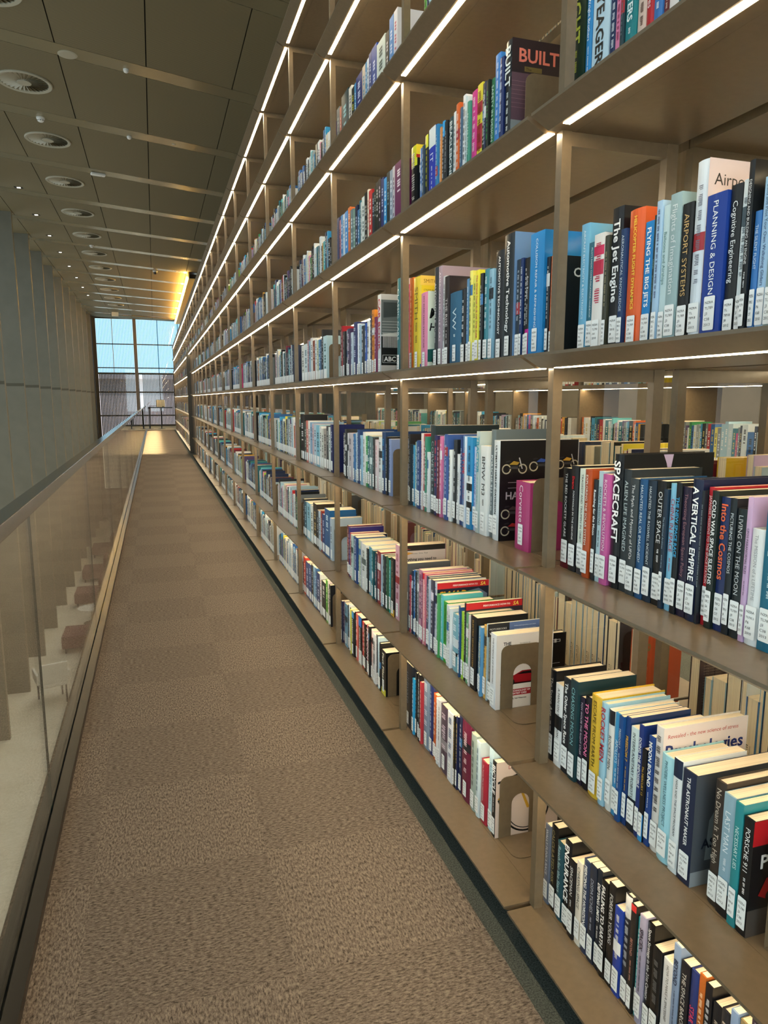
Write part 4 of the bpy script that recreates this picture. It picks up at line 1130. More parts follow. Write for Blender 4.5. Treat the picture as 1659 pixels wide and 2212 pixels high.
@art('S')
def _(mb, y, dp, h):
    y2 = y-.0003; quad(mb, (0, y, h*.90), CU, CV, dp, h*.10, 0, lin('e8c458')); put_text(mb, 'SMITH', (.012, y2, h*.925), CU, CV, h*.04, dp*.5, 0, lin('7a5a1a'))
    quad(mb, (.012, y2, h*.30), CU, CV, dp-.02, h*.42, 0, lin('c82828')); quad(mb, (.020, y2-.0002, h*.34), CU, CV, dp-.036, h*.34, 0, lin('e8d8d0')); quad(mb, (0, y, 0), CU, CV, dp, h*.07, 0, lin('2a6a9c'))
    put_text(mb, 'STREET RACERS', (.012, y2, h*.84), CU, CV, h*.02, dp*.6, 0, lin('3a6a3a'))
@art('m')
def _(mb, y, dp, h):
    y2 = y-.0003; quad(mb, (0, y, 0), CU, CV, dp, h, 0, lin('dce8dc')); put_text(mb, 'MY', (.006, y2, h*.66), CU, CV, h*.13, None, 0, lin('141414'), bold=1, slant=.2); put_text(mb, 'HAD', (.006, y2, h*.50), CU, CV, h*.10, None, 0, lin('141414'), bold=1, slant=.2)
    blob(mb, (0, y2, 0), CU, CV, [(0, h*.10), (.09, h*.10), (.09, h*.2), (.06, h*.28), (0, h*.26)], 0, lin('1f5c58')); ring(mb, (0, y2-.0003, 0), CU, CV, .03, h*.12, .006, .014, 20, 0, lin('101010'))
@art('Q')
def _(mb, y, dp, h): quad(mb, (0, y, 0), CU, CV, dp, h, 0, lin('6c90bc'))
@art('W')
def _(mb, y, dp, h):
    y2 = y-.0003; put_text(mb, 'VW', (.01, y2, h*.58), CU, CV, h*.10, None, 0, (.7, .75, .8)); blob(mb, (0, y2, 0), CU, CV, [(0, h*.2), (.06, h*.2), (.065, h*.3), (.05, h*.38), (.02, h*.38), (0, h*.3)], 0, lin('8aa0a8'))
@art('G')
def _(mb, y, dp, h):
    y2 = y-.0003; blob(mb, (0, y2, 0), CU, CV, [(.0, h*.40), (.03, h*.5), (.09, h*.62), (.15, h*.60), (.16, h*.3), (.05, h*.28)], 0, lin('2a5c7c')); blob(mb, (0, y2, 0), CU, CV, [(.01, h*.8), (.12, h*.88), (.16, h*.87), (.13, h*.85)], 0, lin('6a5040'))
def bike(mb, O, u, v, s, body, dark='3a3a3c'):
    ring(mb, O, CU, CV, u, v, s*.75, s, 24, 0, lin('b0a890')); ring(mb, O, CU, CV, u+s*3.6, v, s*.75, s, 24, 0, lin('b0a890'))
    blob(mb, O, CU, CV, [(u+s*.3, v), (u+s*3.0, v), (u+s*3.0, v+s*.6), (u+s*.9, v+s*.5)], 0, lin(dark))
    blob(mb, O, CU, CV, [(u+s*.6, v+s*.9), (u+s*1.6, v+s*1.6), (u+s*2.9, v+s*1.3), (u+s*2.4, v+s*.8)], 0, lin(body))
    blob(mb, O, CU, CV, [(u+s*3.4, v), (u+s*3.6, v), (u+s*2.9, v+s*2.3), (u+s*2.7, v+s*2.2)], 0, lin('c8c8c8'))
    blob(mb, O, CU, CV, [(u-s*.2, v+s*1.3), (u+s*1.0, v+s*1.5), (u+s*.8, v+s*1.75), (u-s*.1, v+s*1.6)], 0, lin('28282a'))
@art('H')
def _(mb, y, dp, h):
    quad(mb, (0, y, 0), CU, CV, dp, h, 0, lin('121012')); O = (0, y-.0003, 0); bike(mb, O, .02, h*.72, .014, 'a88830'); bike(mb, O, .105, h*.74, .014, '3050a0'); bike(mb, O, .19, h*.75, .013, 'c89830')
    put_text(mb, 'ULTIMATE', (.075, y-.0003, h*.545), CU, CV, h*.040, None, 0, lin('a8a0a8'), bold=1); put_text(mb, 'HARLEY', (.02, y-.0003, h*.42), CU, CV, h*.075, None, 0, lin('a8a0a8'), bold=1)
    quad(mb, (.026, y-.0003, h*.585), CU, CV, .045, .0012, 0, lin('9a949a')); quad(mb, (.026, y-.0003, h*.53), CU, CV, .045, .0012, 0, lin('9a949a'))
    bike(mb, O, .02, h*.27, .014, '4a3a3a'); bike(mb, O, .02, h*.10, .014, 'a02828'); bike(mb, O, .12, h*.20, .014, '2a4a6a')
@art('Y')
def _(mb, y, dp, h):
    y2 = y-.0003; quad(mb, (0, y, 0), CU, CV, dp, h*.93, 0, lin('dcccc4')); quad(mb, (0, y, h*.93), CU, CV, dp, h*.07, 0, lin('2a2624'))
    blob(mb, (0, y2, 0), CU, CV, [(0, h*.85), (.06, h*.90), (0, h*.94)], 0, lin('e0a040')); blob(mb, (0, y2-.0001, 0), CU, CV, [(0, h*.95), (.05, h*.95), (0, h*.98)], 0, lin('c04848'))
    put_text(mb, 'Chrome  Drive  Pixel', (.05, y2, h*.885), CU, CV, .006, .10, 0, lin('5a5450')); put_text(mb, 'Everything you need to', (.006, y2, h*.80), CU, CV, .012, dp-.02, 0, lin('1a1a1a'), bold=1); put_text(mb, 'get the most from Google', (.004, y2, h*.72), CU, CV, .012, dp-.014, 0, lin('1a1a1a'), bold=1)
def banner(mb, y, dp, h, pic, tcol, word, wcol):
    y2 = y-.0003; quad(mb, (0, y, h-.022), CU, CV, dp, .022, 0, lin('c4242c')); put_text(mb, 'PERFORMANCE HOW-TO', (dp*.30, y2, h-.015), CU, CV, .0075, dp*.48, 0, (.9, .85, .85), bold=1)
    put_text(mb, 'SA', (dp*.83, y2, h-.018), CU, CV, .013, None, 0, lin('f0d860'), bold=1, slant=.25); quad(mb, (0, y, 0), CU, CV, dp, h-.022, 0, lin(pic))
    if word: put_text(mb, word, (.006, y2, h-.058), CU, CV, .028, dp*.55, 0, lin(wcol), bold=1, slant=.12); blob(mb, (0, y2, 0), CU, CV, [(dp*.5, h-.06), (dp*.6, h-.035), (dp*.8, h-.028), (dp*.97, h-.05), (dp*.97, h-.07)], 0, lin('6a7a9c'))
@art('U')
def _(mb, y, dp, h): banner(mb, y, dp, h, 'e0b0b0', '', '', '')
@art('s')
def _(mb, y, dp, h): banner(mb, y, dp, h, '1a2038', '', 'SWAP', 'e8a828')
@art('V')
def _(mb, y, dp, h): banner(mb, y, dp, h, '3a303c', '', 'New', 'ece458')
@art('X')
def _(mb, y, dp, h):
    y2 = y-.0003; quad(mb, (0, y, h-.04), CU, CV, dp*.36, .04, 0, lin('26282c')); quad(mb, (dp*.36, y, h-.04), CU, CV, dp*.64, .04, 0, lin('5c74a4'))
    put_text(mb, 'MOTORBOOKS', (.006, y2, h-.020), CU, CV, .006, dp*.32, 0, (.7, .7, .7)); put_text(mb, 'WORKSHOP', (.006, y2, h-.034), CU, CV, .010, dp*.32, 0, (.9, .9, .9), bold=1)
    for k in range(3): put_text(mb, 'Understand sprockets and chains', (dp*.44, y2, h-.014-.010*k), CU, CV, .004, dp*.5, 0, (.6, .7, .85))
@art('Z')
def _(mb, y, dp, h):
    y2 = y-.0003; quad(mb, (0, y, 0), CU, CV, dp, h, 0, lin('e4dcd6')); put_text(mb, 'THE', (.022, y2, h*.86), CU, CV, .010, None, 0, lin('141414'), bold=1); put_text(mb, 'Introduction by', (.075, y2, h*.865), CU, CV, .004, None, 0, lin('3a3a3a'))
    blob(mb, (0, y2, 0), CU, CV, [(.02, h*.36), (.03, h*.33), (.15, h*.34), (.155, h*.42), (.12, h*.50), (.085, h*.50), (.06, h*.45), (.02, h*.41)], 0, lin('9c1420')); blob(mb, (0, y2-.0002, 0), CU, CV, [(.068, h*.455), (.088, h*.485), (.118, h*.485), (.13, h*.45)], 0, lin('0c0c0e'))
    quad(mb, (.015, y2, h*.325), CU, CV, .15, h*.02, 0, lin('1a1012')); ring(mb, (0, y2-.0003, 0), CU, CV, .05, h*.355, .005, .011, 20, 0, lin('0a0a0a')); ring(mb, (0, y2-.0003, 0), CU, CV, .13, h*.355, .005, .011, 20, 0, lin('0a0a0a'))
    quad(mb, (.022, y2, h*.17), CU, CV, .14, h*.085, 0, lin('a81c28')); put_text(mb, 'THE TECHNOLOGY OF', (.034, y2-.0002, h*.22), CU, CV, .0055, .11, 0, (.95, .9, .9), bold=1); put_text(mb, 'THE GREATEST CARS', (.030, y2-.0002, h*.185), CU, CV, .0055, .11, 0, (.95, .9, .9), bold=1)
    put_text(mb, 'Martin Roach, Neil Waterman', (.026, y2, h*.12), CU, CV, .0045, .12, 0, lin('141414'), bold=1)
@art('I')
def _(mb, y, dp, h):
    y2 = y-.0003; y3 = y-.0006; quad(mb, (0, y, 0), CU, CV, dp, h, 0, lin('dcc8bc')); put_text(mb, 'DK', (.040, y2, h*.90), CU, CV, .012, None, 0, lin('a83a34'))
    ring(mb, (0, y2, 0), CU, CV, .105, h*.34, .070, .076, 40, 0, lin('141414')); ring(mb, (0, y2, 0), CU, CV, .105, h*.34, .062, .065, 40, 0, lin('2a2a2a'))
    blob(mb, (0, y3, 0), CU, CV, [(.006, h*.52), (.09, h*.84), (.105, h*.82), (.02, h*.47)], 0, lin('c8942c')); blob(mb, (0, y3, 0), CU, CV, [(.006, h*.72), (.075, h*.80), (.075, h*.83), (.006, h*.75)], 0, lin('18181a'))
    blob(mb, (0, y3-.0002, 0), CU, CV, [(.006, h*.50), (.055, h*.66), (.065, h*.63), (.012, h*.45)], 0, lin('141414')); put_text(mb, 'ven', (.014, y3-.0005, h*.515), Vector((.86, 0, .51)), Vector((-.51, 0, .86)), .012, None, 0, lin('d8b040'), bold=1)
    blob(mb, (0, y3, 0), CU, CV, [(.085, h*.86), (.10, h*.92), (.115, h*.90), (.10, h*.84)], 0, lin('1c1416')); blob(mb, (0, y3, 0), CU, CV, [(.08, h*.60), (.088, h*.60), (.115, h*.34), (.105, h*.34)], 0, lin('d0a030'))
@art('T')
def _(mb, y, dp, h):
    y2 = y-.0003; quad(mb, (0, y, h*.35), CU, CV, dp, h*.65, 0, lin('2c2226')); quad(mb, (0, y2, h*.35), CU, CV, dp, h*.38, 0, lin('5a4450')); quad(mb, (0, y, 0), CU, CV, dp, h*.35, 0, lin('7c8488'))
    put_text(mb, 'BUILT', (.020, y2, h*.82), CU, CV, h*.11, None, 0, lin('d87868'), bold=1); quad(mb, (.036, y2, h*.745), CU, CV, .05, h*.04, 0, lin('6a5c34')); put_text(mb, 'The', (.040, y2-.0003, h*.752), CU, CV, h*.025, None, 0, lin('14100a'))
    for k in range(7): quad(mb, (0, y2-.0002, h*(.45+.035*k)), CU, CV, dp*.6, .0008, 0, lin('8a6a74'))
    blob(mb, (0, y2, 0), CU, CV, [(.03, h*.2), (.05, h*.15), (.07, h*.35), (.06, h*.4), (.045, h*.38)], 0, lin('24262a')); blob(mb, (0, y2-.0003, 0), CU, CV, [(.015, h*.27), (.05, h*.22), (.052, h*.235), (.02, h*.28)], 0, lin('c8ccd0'))
@art('h')
def _(mb, y, dp, h):
    y2 = y-.0003; quad(mb, (0, y, h*.88), CU, CV, dp, h*.12, 0, lin('e4cc34')); quad(mb, (0, y2, h*.84), CU, CV, dp, h*.04, 0, lin('b82a24')); quad(mb, (0, y, -.0), CU, CV, dp, h*.24, 0, lin('dccc3a'))
    put_text(mb, 'H', (.012, y2, h*.66), CU, CV, h*.09, None, 0, (.9, .9, .9), bold=1); put_text(mb, 'Learn', (.010, y2, h*.16), CU, CV, h*.04, None, 0, lin('b84a24'), bold=1)
@art('O')
def _(mb, y, dp, h):
    quad(mb, (0, y, h*.8), CU, CV, dp, h*.2, 0, lin('d07a38')); quad(mb, (0, y-.0003, h*.86), CU, CV, dp, h*.05, 0, lin('b05a28')); quad(mb, (0, y, 0), CU, CV, dp, h*.4, 0, lin('3a5a2c'))
@art('F')
def _(mb, y, dp, h):
    y2 = y-.0003; put_text(mb, 'Robert Moore', (.012, y2, h*.87), CU, CV, .007, None, 0, (.8, .88, .92)); put_text(mb, 'WILEY', (.12, y2, h*.88), CU, CV, .008, None, 0, (.8, .88, .92), bold=1)
    blob(mb, (0, y2, 0), CU, CV, [(0, h*.1), (.05, h*.3), (.06, h*.28), (.01, 0), (0, 0)], 0, lin('4a90b8'))
@art('E')
def _(mb, y, dp, h):
    y2 = y-.0003
    for k, t in enumerate(('THE', 'DESIGN', 'MAP', 'HABIT')): put_text(mb, t, (.010, y2, h*(.88-.085*k)), CU, CV, h*.055, None, 0, (.8, .8, .82))
    quad(mb, (0, y, 0), CU, CV, dp, h*.5, 0, lin('5c6468'))
@art('f')
def _(mb, y, dp, h):
    y2 = y-.0003; quad(mb, (0, y, 0), CU, CV, dp, h, 0, lin('a898b4')); quad(mb, (.02, y2, h*.5), CU, CV, .08, h*.4, 0, lin('6a4a44'))
    put_text(mb, 'SUSTAINABLE', (.03, y2-.0003, h*.8), CU, CV, h*.06, .12, 0, lin('d8c83c'), bold=1); put_text(mb, '& GREEN', (.07, y2-.0003, h*.70), CU, CV, h*.06, .09, 0, lin('d8c83c'), bold=1)

@art('j')
def _(mb, y, dp, h):
    y2 = y-.0003; quad(mb, (0, y, 0), CU, CV, dp, h, 0, lin('0e0d0d')); put_text(mb, 'FERRARI DESIGN', (.06, y2, h*.62), CU, CV, .013, None, 0, lin('2c2c2c')); quad(mb, (.10, y2, h*.52), CU, CV, .13, .0012, 0, (.6, .6, .6))
    put_text(mb, 'sports cars from the', (.09, y2, h*.43), CU, CV, .010, .145, 0, (.75, .75, .75)); put_text(mb, '1950s', (.17, y2, h*.33), CU, CV, .010, None, 0, lin('a84848'))
    quad(mb, (.195, y2, h*.86), CU, CV, .034, .008, 0, (.7, .7, .7)); quad(mb, (.197, y2-.0002, h*.86+.0012), CU, CV, .030, .0055, 0, lin('0e0d0d')); quad(mb, (.208, y2-.0003, h*.86-.002), CU, CV, .008, .012, 0, (.7, .7, .7))
@art('k')
def _(mb, y, dp, h): quad(mb, (0, y, 0), CU, CV, dp, h, 0, lin('17181a')); put_text(mb, 'CAR', (.05, y-.0003, h*.8), CU, CV, h*.09, None, 0, (.85, .85, .85), bold=1)
def parse_flags(fl):
    bands, tops, letters = [], [], ''
    for tok in fl.split(';'):
        if len(tok) > 7 and tok[0] in 'bt' and '@' in tok:
            c, rest = tok[1:].split('@'); p = rest.split(':')
            (bands if tok[0] == 'b' else tops).append((c, float(p[0]), float(p[1]), p[2] if len(p) > 2 else ''))
        elif '@' in tok: continue
        else: letters += tok
    return bands, tops, letters
DEEP = set(ARTS)
def book(bayi, lev, e, rng, label):
    yl, yr, h, colr, tc, title, fl = e
    yl /= 1000; yr /= 1000; h /= 1000; th = yl-yr-.0008
    bands, tops, L = parse_flags(fl)
    a_ = [k for k in L if k in DEEP]
    dp = rng.uniform(.145, .185) if h < .25 else rng.uniform(.175, .215)
    if a_: dp = {'P': .205, 'D': .23, 'H': .25, 'G': .24, 'L': .215, 'I': .215, 'Z': .185, 'C': .2, 'Y': .2, 'j': .25}.get(a_[0], .2)
    dp = min(dp, .25)
    hard = rng.random() < .45 and th > .02
    c = lin(colr); tcl = lin(tc); a = MB()
    x0 = rng.uniform(-.004, .005)
    y0, y1 = -th/2, th/2; ct = .0022 if hard else .0009
    if th < .012: ct = .0008
    # spine profile, slightly rounded
    n = 5; bul = min(.004, th*.12) if hard else min(.0012, th*.05)
    outer = [(bul*(1-math.sin(math.pi*k/n))+0, y1-(y1-y0)*k/n) for k in range(n+1)]
    prof = [(dp, y1)]+outer+[(dp, y0), (dp, y0+ct), (ct+.003, y0+ct), (ct+.003, y1-ct), (dp, y1-ct)]
    a.prism(prof[::-1], 'z', 0, h, 0, c)
    zb = 0; xs = -.0004
    for (bc, p0, p1, t_) in bands:
        p0 = max(p0, 0)
        pts = [(x-.0003 if k else x-.0003, y) for k, (x, y) in enumerate(outer)]
        for (xa, ya), (xb, yb) in zip(pts[:-1], pts[1:]):
            a.face([(xa, ya, h*p0), (xa, ya, h*p1), (xb, yb, h*p1), (xb, yb, h*p0)], 0, lin(bc))
    for (bc, p0, p1, t_) in tops:
        put_text(a, t_, (xs-.0005, .25*th, h*p1), SU, SV, th*.42, h*(p1-p0), 0, lin(bc), bold=1)
    ztop = h*.95; zlow = .075
    for (bc, p0, p1, t_) in tops+[b for b in bands if b[1] > .7]: ztop = min(ztop, h*p0-.004)
    small = bayi >= 2
    if title != '~':
        big = 'B' in L; bold = 'b' in L or big
        hh = th*(.70 if big else .46 if not bold else .56)
        hh = min(hh, .030)
        v_, f_, w_, _h = text_geo(title, 1 if bold else 0)
        wl_ = min(hh/_h*w_, ztop-zlow)
        real = wl_/w_*_h
        zs = ztop-(ztop-zlow-wl_)*rng.choice((.15, .3, .5)) if not big else ztop
        put_text(a, title, (xs-.0005, real/2, zs), SU, SV, hh, ztop-zlow, 0, tcl, bold=1 if bold else 0)
        if zs-wl_-zlow > .035 and not small: pseudo(a, xs-.0005, 0, zlow, zs-wl_-.012, th*.5, tcl, rng)
    else:
        if rng.random() < .35:
            z = rng.uniform(.4, .75)*h
            pts = outer
            c2 = lin(rng.choice(('e0e4e6', '20242c', tc, '3a78b0', 'a83038')))
            for (xa, ya), (xb, yb) in zip(pts[:-1], pts[1:]):
                a.face([(xa-.0003, ya, z), (xa-.0003, ya, z+.03), (xb-.0003, yb, z+.03), (xb-.0003, yb, z)], 0, c2)
        pseudo(a, xs-.0006, 0, .085 if th > .012 else .06, h*rng.uniform(.85, .94), th, tcl, rng)
    for k in a_: ARTS[k](a, y0-.0003, dp-.002, h)
    o = a.build('book', M['cover'], None, W(.864, 0, Z[lev])+Vector((x0, (yl+yr)/2, .0004)), colors=True)
    o.location.y = (yl+yr)/2
    ins = .003 if hard else .0006
    p = MB(); p.box((ct+.0034, y0+ct+.0001, ins), (dp-ins-.001, y1-ct-.0001, h-ins)); p.build('page_block', M['paper'], o)
    if not ('n' in L) and th > .009:
        lb = bpy.data.objects.new('spine_label', LAB[rng.randrange(len(LAB))]); col.objects.link(lb); lb.parent = o
        lb.location = (xs-.0004, 0, rng.uniform(.010, .018)); lb.scale = (1, min(1.25, th*.86/.020), rng.uniform(.95, 1.1))
    tag(o, label, 'book', f'books on the {LEVN[lev]} shelf of the {BAYN[bayi]}')
    return o

# parse the table
rowsT = []; cur = None
for ln in BOOKS.strip().split('\n'):
    if ln[0] == '#': cur = (int(ln[1]), int(ln.split(',')[1]), []); rowsT.append(cur)
    else:
        p = ln.split('|'); cur[2].append([int(p[0]), int(p[1]), int(p[2]), p[3], p[4], p[5], p[6] if len(p) > 6 else ''])
BRAND = {'PORSCHE 911', 'BMW M3', 'ULTIMATE HARLEY-DAVIDSON', 'The Toyota Way to Improvement', 'WORDPRESS', 'MASCON', 'YEAGER', 'FERRARI', 'M3', 'VW', '911', 'CORVETTE', 'Corvette', 'E-TYPE', 'TRIUMPH', 'SPACEX', 'BEAGLEBONE', 'The Wright Brothers', 'SMITH', 'TOM WOLFE THE RIGHT STUFF', "WALLY FUNK'S RACE",
         'ENDURANCE', 'H', 'SG', 'IT', '911'}
STUFF = []           # books that join the single mass: (lev, y_far, y_near, h, colour, text colour, x)
used_labels = set(); taken = {}
rng = random.Random(11)
def size_word(th, h):
    if th < 15: return 'thin'
    if th > 42: return 'very thick'
    if h > 262: return 'tall'
    if h < 222: return 'short'
    if th > 32: return 'thick'
    return 'slim' if th < 21 else ''
for bi, lev1, es in rowsT:
    lev = lev1-1
    taken[(bi, lev)] = (es[0][0], es[-1][1])
    if (bi, lev1) == (1, 4): taken[(2, 3)] = (es[0][0], es[0][0]+100)
    if lev1 == 5 and bi == 0 or lev1 == 6 and bi == 1:
        for e in es:
            if e[2] < 215: e[2] = rng.randint(222, 262)
    solo = bi <= 1 or (bi == 2 and lev1 in (1, 2, 3))
    for k, e in enumerate(es):
        if not solo: STUFF.append((lev, e[0]/1000, e[1]/1000, e[2]/1000, e[3], e[4], .864)); continue
        cn = cname(e[3]); th = e[0]-e[1]; w = size_word(th, e[2])
        lname = LEVN[lev]+' shelf'+(' up' if lev else ''); bk = int(((e[0]+e[1])/2000)/S-.395); bn = BAYN[bk]
        left = cname(es[k-1][3]) if k else 'post'; right = cname(es[k+1][3]) if k+1 < len(es) else 'end'
        t = e[5]
        if t != '~' and t not in BRAND and len(t) < 34 and len(t.split()) < 6:
            lab = f"{w} {cn} book lettered {t.title() if t.isupper() else t}, {lname}, {bn}".strip()
        else:
            lab = f"{w} {cn} book between {left} and {right}, {lname}, {bn}".strip().replace('between post', 'beside the post').replace('beside the post and', 'beside the post, before')
            lab = lab.replace(' and end,', ' and the row end,')
        if len(lab.split()) > 16: lab = f"{cn} book lettered {t.title()}, {lname}, {bn}"
        if lab in used_labels or len(lab.split()) > 16:
            lab = f"{w} {cn} book, {k+1} from the left on the {lname.replace(' up','')}, {bn}".strip()
            lab = lab.replace(f' {k+1} from', f' {ORD[k] if k < 20 else str(k+1)+"th"} from')
        j = 2
        used_labels.add(lab)
        book(bk, lev, e, rng, lab)

# the rest of the books: one mass
PAL = ['e4e8ea']*9+['d0dce4']*6+['b8ccd8']*5+['9cc0d4']*3+['16181c']*9+['24282e']*5+['1c2c50']*6+['2f64a4']*5+['3a9ad0']*4+['2a7484']*4+['5cb4bc']*2+['3a8a54', '1c4a34', 'a4cc40', 'e0d040', 'dca040',
      'd46a30', 'b42c34', 'b42c34', '6c2036', 'cc4080', 'd88aac', '5a4a74', 'bca8cc', '50423a', 'e0d8c4', 'e0d8c4', 'b4a888', '7c8488', '7c8488', '9aa4a8']
def fill(lev, y0, y1, x, rng, hmin=.2, hmax=.27, gap=True, side=1):
    y = y1-.014
    end = y0+.03+(rng.uniform(.0, .22) if gap else 0)
    while y > end+.04:
        th = rng.choice((.012, .016, .02, .024, .028, .034, .042))*rng.uniform(.85, 1.15)
        h = rng.gauss(.24, .018); h = min(max(h, hmin), hmax)
        STUFF.append((lev, y, y-th, h, rng.choice(PAL), rng.choice(('e8e8e8', '202020', 'd0d8e0', 'c8b870')), x*1.0 if side == 1 else -x)); y -= th+.0005
    return y
r2 = random.Random(5)
BE = []              # bookend places (lev, y)
for (y0, L, lo) in BAYS:
    bi = round(y0-.395)
    for lev in range(max(lo, 0), 6 if lo == 0 else 7):
        a_, b_ = y0*S+.014, (y0+L)*S-.014
        if (bi, lev) in taken and y0 < 17:
            yn = taken[(bi, lev)][1]/1000
            if bi == 0 and yn-.05 > a_+.05: fill(lev, a_-.014, yn-.16, .864, r2, gap=False)
            continue
        if y0 < -3: continue
        yn = fill(lev, a_, b_, .864, r2)
        if 3 < y0 < 12 and r2.random() < .5 and yn-a_ > .12: BE.append((lev, yn-.004, y0))
# the run behind: fore-edges toward the glass
for (y0, L, lo) in BAYS:
    if not -1 < y0 < 15: continue
    for lev in range(0, 6): fill(lev, y0*S+.014, (y0+L)*S-.014, 1.24, r2, gap=True, side=2)
for k in range(10):
    for lev in range(0, 6): fill(lev, (-.5+k)*S+.01, (.5+k)*S-.01, 2.93, r2)
KEEP = [(2, 1.27, 1.345), (2, 1.80, 1.90), (1, 1.325, 1.385), (1, 1.56, 1.60)]
STUFF = [t for t in STUFF if not (t[6] < 0 and any(t[0] == k[0] and t[1]/S > k[1] and t[2]/S < k[2] for k in KEEP))]
def rear_book(lev, yn, th, x0, dp, h, c, lab, draw, grp='books of the run behind the glass'):
    a = MB(); yn *= S; x0 *= S; t = .0018
    a.box((0, 0, 0), (dp, t, h), 0, lin(c)); a.box((0, th-t, 0), (dp, th, h), 0, lin(c)); a.box((dp, 0, 0), (dp+t, th, h), 0, lin(c)); draw(a, h, dp)
    o = a.build('book', M['cover'], None, (x0, yn, (Z[lev]+EYE)*S+.0004), colors=True)
    p = MB(); p.box((.002, t+.0002, .001), (dp-.0005, th-t-.0002, h-.001)); p.build('page_block', M['paper'], o); tag(o, lab, 'book', grp)
def _dy(a, h, dp):
    put_text(a, 'PRAISE FOR THE GYPSY MOTH SUMMER', (.010, -.0003, h*.80), CU, CV, .007, dp-.02, 0, lin('6a5a10'), bold=1)
    for k in range(6): put_text(a, 'A richly imagined story of one island summer', (.012, -.0003, h*(.70-.05*k)), CU, CV, .0045, dp-.03, 0, lin('3a3410'))
def _dg(a, h, dp): ring(a, (0, -.0003, 0), CU, CV, .045, h*.78, .004, .012, 16, 0, lin('8a6a3a'), .6); quad(a, (0, -.0003, h*.92), CU, CV, dp, .003, 0, lin('8a8a80'))
def _dp(a, h, dp):
    rr = random.Random(2)
    for k in range(26):
        if k in (9, 15): continue
        pseudo(a, 0, 0, 0, 0, .01, (0, 0, 0), rr); put_text(a, 'nothing is wider than the night between two stations'[:rr.randint(30, 50)], (.012, -.0003, h*(.90-.030*k)), CU, CV, .0042, dp-.03, 0, lin('8a8078'))
    quad(a, (dp*.5, -.0003, .012), CU, CV, .045, .028, 0, lin('b8a878'))
    for k in range(14): quad(a, (dp*.5+.004+.0028*k, -.0005, .015), CU, CV, .0012+.0006*(k % 2), .020, 0, lin('141210'))
rear_book(2, 1.30, .030, 1.235, .155, .258, 'd8b428', 'yellow book showing its back cover beyond the tall black book, run behind the glass', _dy)
rear_book(2, 1.815, .052, 1.235, .16, .252, '8c8c80', 'thick grey book seen through the glass beside the nearest post', _dg)
rear_book(1, 1.335, .034, 1.235, .185, .246, '3a2c34', 'dark plum book showing a printed back cover and barcode, run behind the glass', _dp)
rear_book(1, 1.565, .022, 1.225, .16, .240, 'b8502c', 'rust coloured book with pale page edges, run behind the glass', _dg)
st = MB()
for (lev, yf, yn, h, c, tc, x) in STUFF:
    z = (Z[lev]+EYE)*S+.0004; cc = lin(c); tcl = lin(tc)
    if x > 0:
        d = .15+.05*((yf*997) % 1); X = x*S; t = min(.002, (yf-yn)*.1)
        st.face([(X, yf, z), (X, yf, z+h), (X, yn, z+h), (X, yn, z)][::-1], 0, cc)
        st.face([(X, yn, z), (X+d, yn, z), (X+d, yn, z+h), (X, yn, z+h)], 0, cc); st.face([(X, yf, z), (X, yf, z+h), (X+d, yf, z+h), (X+d, yf, z)], 0, cc)
        st.face([(X, yf, z+h), (X+d, yf, z+h), (X+d, yf-t, z+h), (X+.002, yf-t, z+h), (X+.002, yn+t, z+h), (X+d, yn+t, z+h), (X+d, yn, z+h), (X, yn, z+h)][::-1], 0, cc)
        st.face([(X+.002, yn+t, z+h-.002), (X+d, yn+t, z+h-.002), (X+d, yf-t, z+h-.002), (X+.002, yf-t, z+h-.002)], 1)
        st.face([(X+d, yn, z), (X+d, yf, z), (X+d, yf, z+h), (X+d, yn, z+h)], 1)
        w = yf-yn
        if w > .01: st.face([(X-.0005, yf-w*.1, z+.012), (X-.0005, yf-w*.1, z+.062), (X-.0005, yn+w*.1, z+.062), (X-.0005, yn+w*.1, z+.012)][::-1], 2)
        if yn < 12:
            mid = (yf+yn)/2; q = w*.18; zt = z+h*(.9-.1*((yf*313) % 1)); ln = h*(.3+.3*((yf*771) % 1))
            n_ = 9 if yn < 6 else 3
            for k in range(n_):
                if k % 4 == 3: continue
                a0 = zt-ln*k/n_; a1 = zt-ln*(k+.7)/n_
                st.face([(X-.0005, mid-q, a0), (X-.0005, mid-q, a1), (X-.0005, mid+q, a1), (X-.0005, mid+q, a0)], 0, tcl)
    else:
        X = -x*S; d = .15+.03*((yf*997) % 1); X1 = X+d; t = min(.003, (yf-yn)*.12)
        st.face([(X, yf, z), (X, yf, z+h), (X, yf-t, z+h), (X, yf-t, z)][::-1], 0, cc); st.face([(X, yn+t, z), (X, yn+t, z+h), (X, yn, z+h), (X, yn, z)][::-1], 0, cc)
        st.face([(X+.001, yf-t, z), (X+.001, yf-t, z+h), (X+.001, yn+t, z+h), (X+.001, yn+t, z)][::-1], 1)
        st.face([(X, yn, z), (X1, yn, z), (X1, yn, z+h), (X, yn, z+h)], 0, cc); st.face([(X, yn, z+h), (X1, yn, z+h), (X1, yf, z+h), (X, yf, z+h)], 1); st.face([(X1, yn, z), (X1, yf, z), (X1, yf, z+h), (X1, yn, z+h)], 0, cc)
        if yn < 4:
            mid = (yf+yn)/2
            if yf-yn > .013: put_text(st, 'House of Wisdom', (X+.0004, mid-.004, z+.035), (0, 0, 1), (0, 1, 0), .0052, None, 3, bold=0)
            if yf-yn > .022:
                for k in range(9): st.face([(X+.0004, mid+.004, z+.045+.005*k), (X+.0004, mid+.004+.003*((k*7) % 3+1)*.6, z+.045+.005*k), (X+.0004, mid+.004+.003*((k*7) % 3+1)*.6, z+.0475+.005*k), (X+.0004, mid+.004, z+.0475+.005*k)][::-1], 3)
o = st.build('books', [M['cover'], M['paper'], M['label'], M['ink']], colors=True)
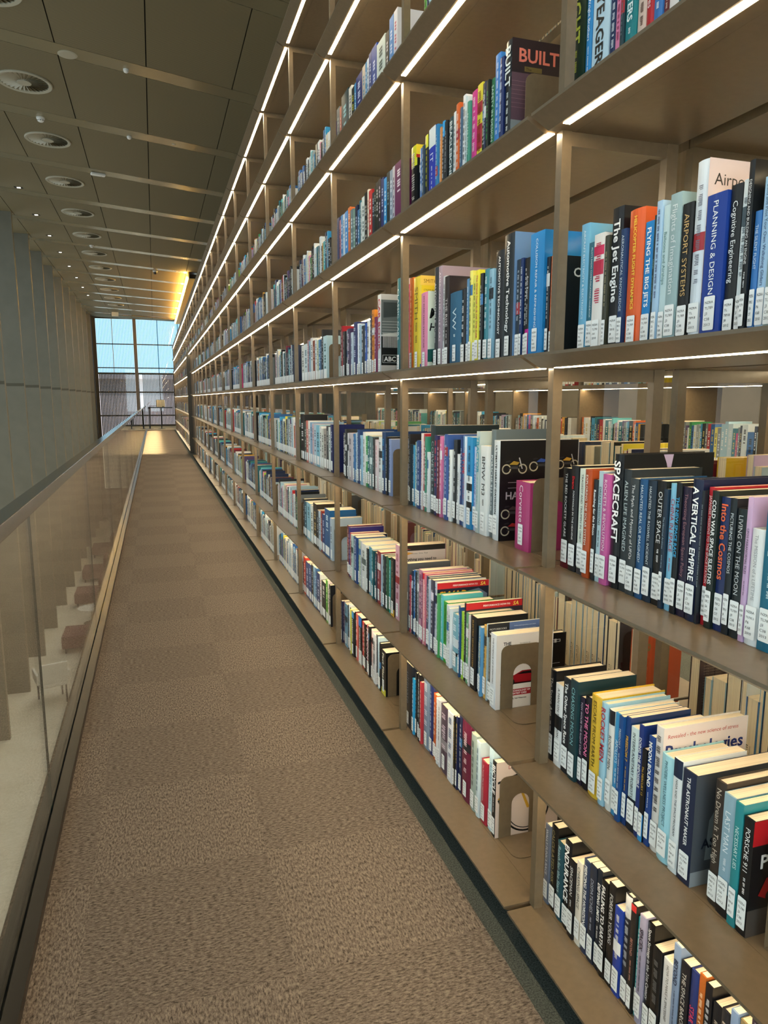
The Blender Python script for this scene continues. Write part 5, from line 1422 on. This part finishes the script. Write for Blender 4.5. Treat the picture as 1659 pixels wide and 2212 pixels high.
tag(o, 'all the other books filling the shelving wall into the distance and the runs behind it', 'books', kind='stuff')

# ---------------------------------------------------------------- bookends
def bookend_meshes():
    w, h, t, fo = .135, .195, .0018, .105
    a = MB(); r_ = .022
    out = [(0, 0)]+[(0, h-r_)]+[(r_-r_*math.cos(t_*math.pi/8), h-r_+r_*math.sin(t_*math.pi/8)) for t_ in range(1, 5)]+[(w-r_+r_*math.sin(t_*math.pi/8), h-r_+r_*math.cos(t_*math.pi/8)) for t_ in range(0, 5)]+[(w, 0)]
    ax, ar, at_ = .040, .030, .105
    inn = [(ax+2*ar, 0), (ax+2*ar, at_)]+[(ax+ar+ar*math.cos(k*math.pi/10), at_+ar*math.sin(k*math.pi/10)) for k in range(1, 10)]+[(ax, at_), (ax, 0)]
    a.prism((out+inn)[::-1], 'y', 0, t)
    b = MB(); rr = .028
    foot = [(0, 0), (0, -fo+rr)]+[(rr-rr*math.cos(k*math.pi/8), -fo+rr-rr*math.sin(k*math.pi/8)) for k in range(1, 5)]+[(w-rr+rr*math.sin(k*math.pi/8), -fo+rr-rr*math.cos(k*math.pi/8)) for k in range(0, 5)]+[(w, 0)]
    b.prism(foot, 'z', .0003, .0021)
    return a, b
a, b = bookend_meshes()
be0 = empty('bookend', (0, 0, 0)); a.build('upright_plate', M['bronze'], be0); b.build('foot', M['bronze'], be0)
tag(be0, 'x', 'bookend', 'bronze bookends with an arched cut-out')
first = True
def put_be(lev, y, lab, x=.875):
    global first
    loc = Vector((x*S, y, (Z[lev]+EYE)*S+.0004))
    if first: be0.location = loc; be0['label'] = lab; first = False
    else: dup(be0, loc, None, lab)
for bi, lev1 in ((1, 1), (1, 2), (1, 3), (1, 5), (2, 1), (2, 3), (3, 1), (3, 2), (3, 4)):
    y = taken[(bi, lev1-1)][1]/1000-.004
    if (bi, lev1) == (1, 5): y -= .05
    put_be(lev1-1, y, f'bronze bookend closing the row on the {LEVN[lev1-1]} shelf, {BAYN[bi]} from the right')
put_be(1, taken[(0, 1)][1]/1000-.028, 'bronze bookend at the right edge of the photo on the second shelf')
BN2 = {3: 'fourth', 4: 'fifth', 5: 'sixth', 6: 'seventh', 7: 'eighth', 8: 'ninth', 9: 'tenth', 10: 'eleventh', 11: 'twelfth'}
for lev, y, y0 in BE:
    put_be(lev, y, f'bronze bookend on the {LEVN[lev]} shelf of the {BN2.get(round(y0-.395), "far")} bay from the right')
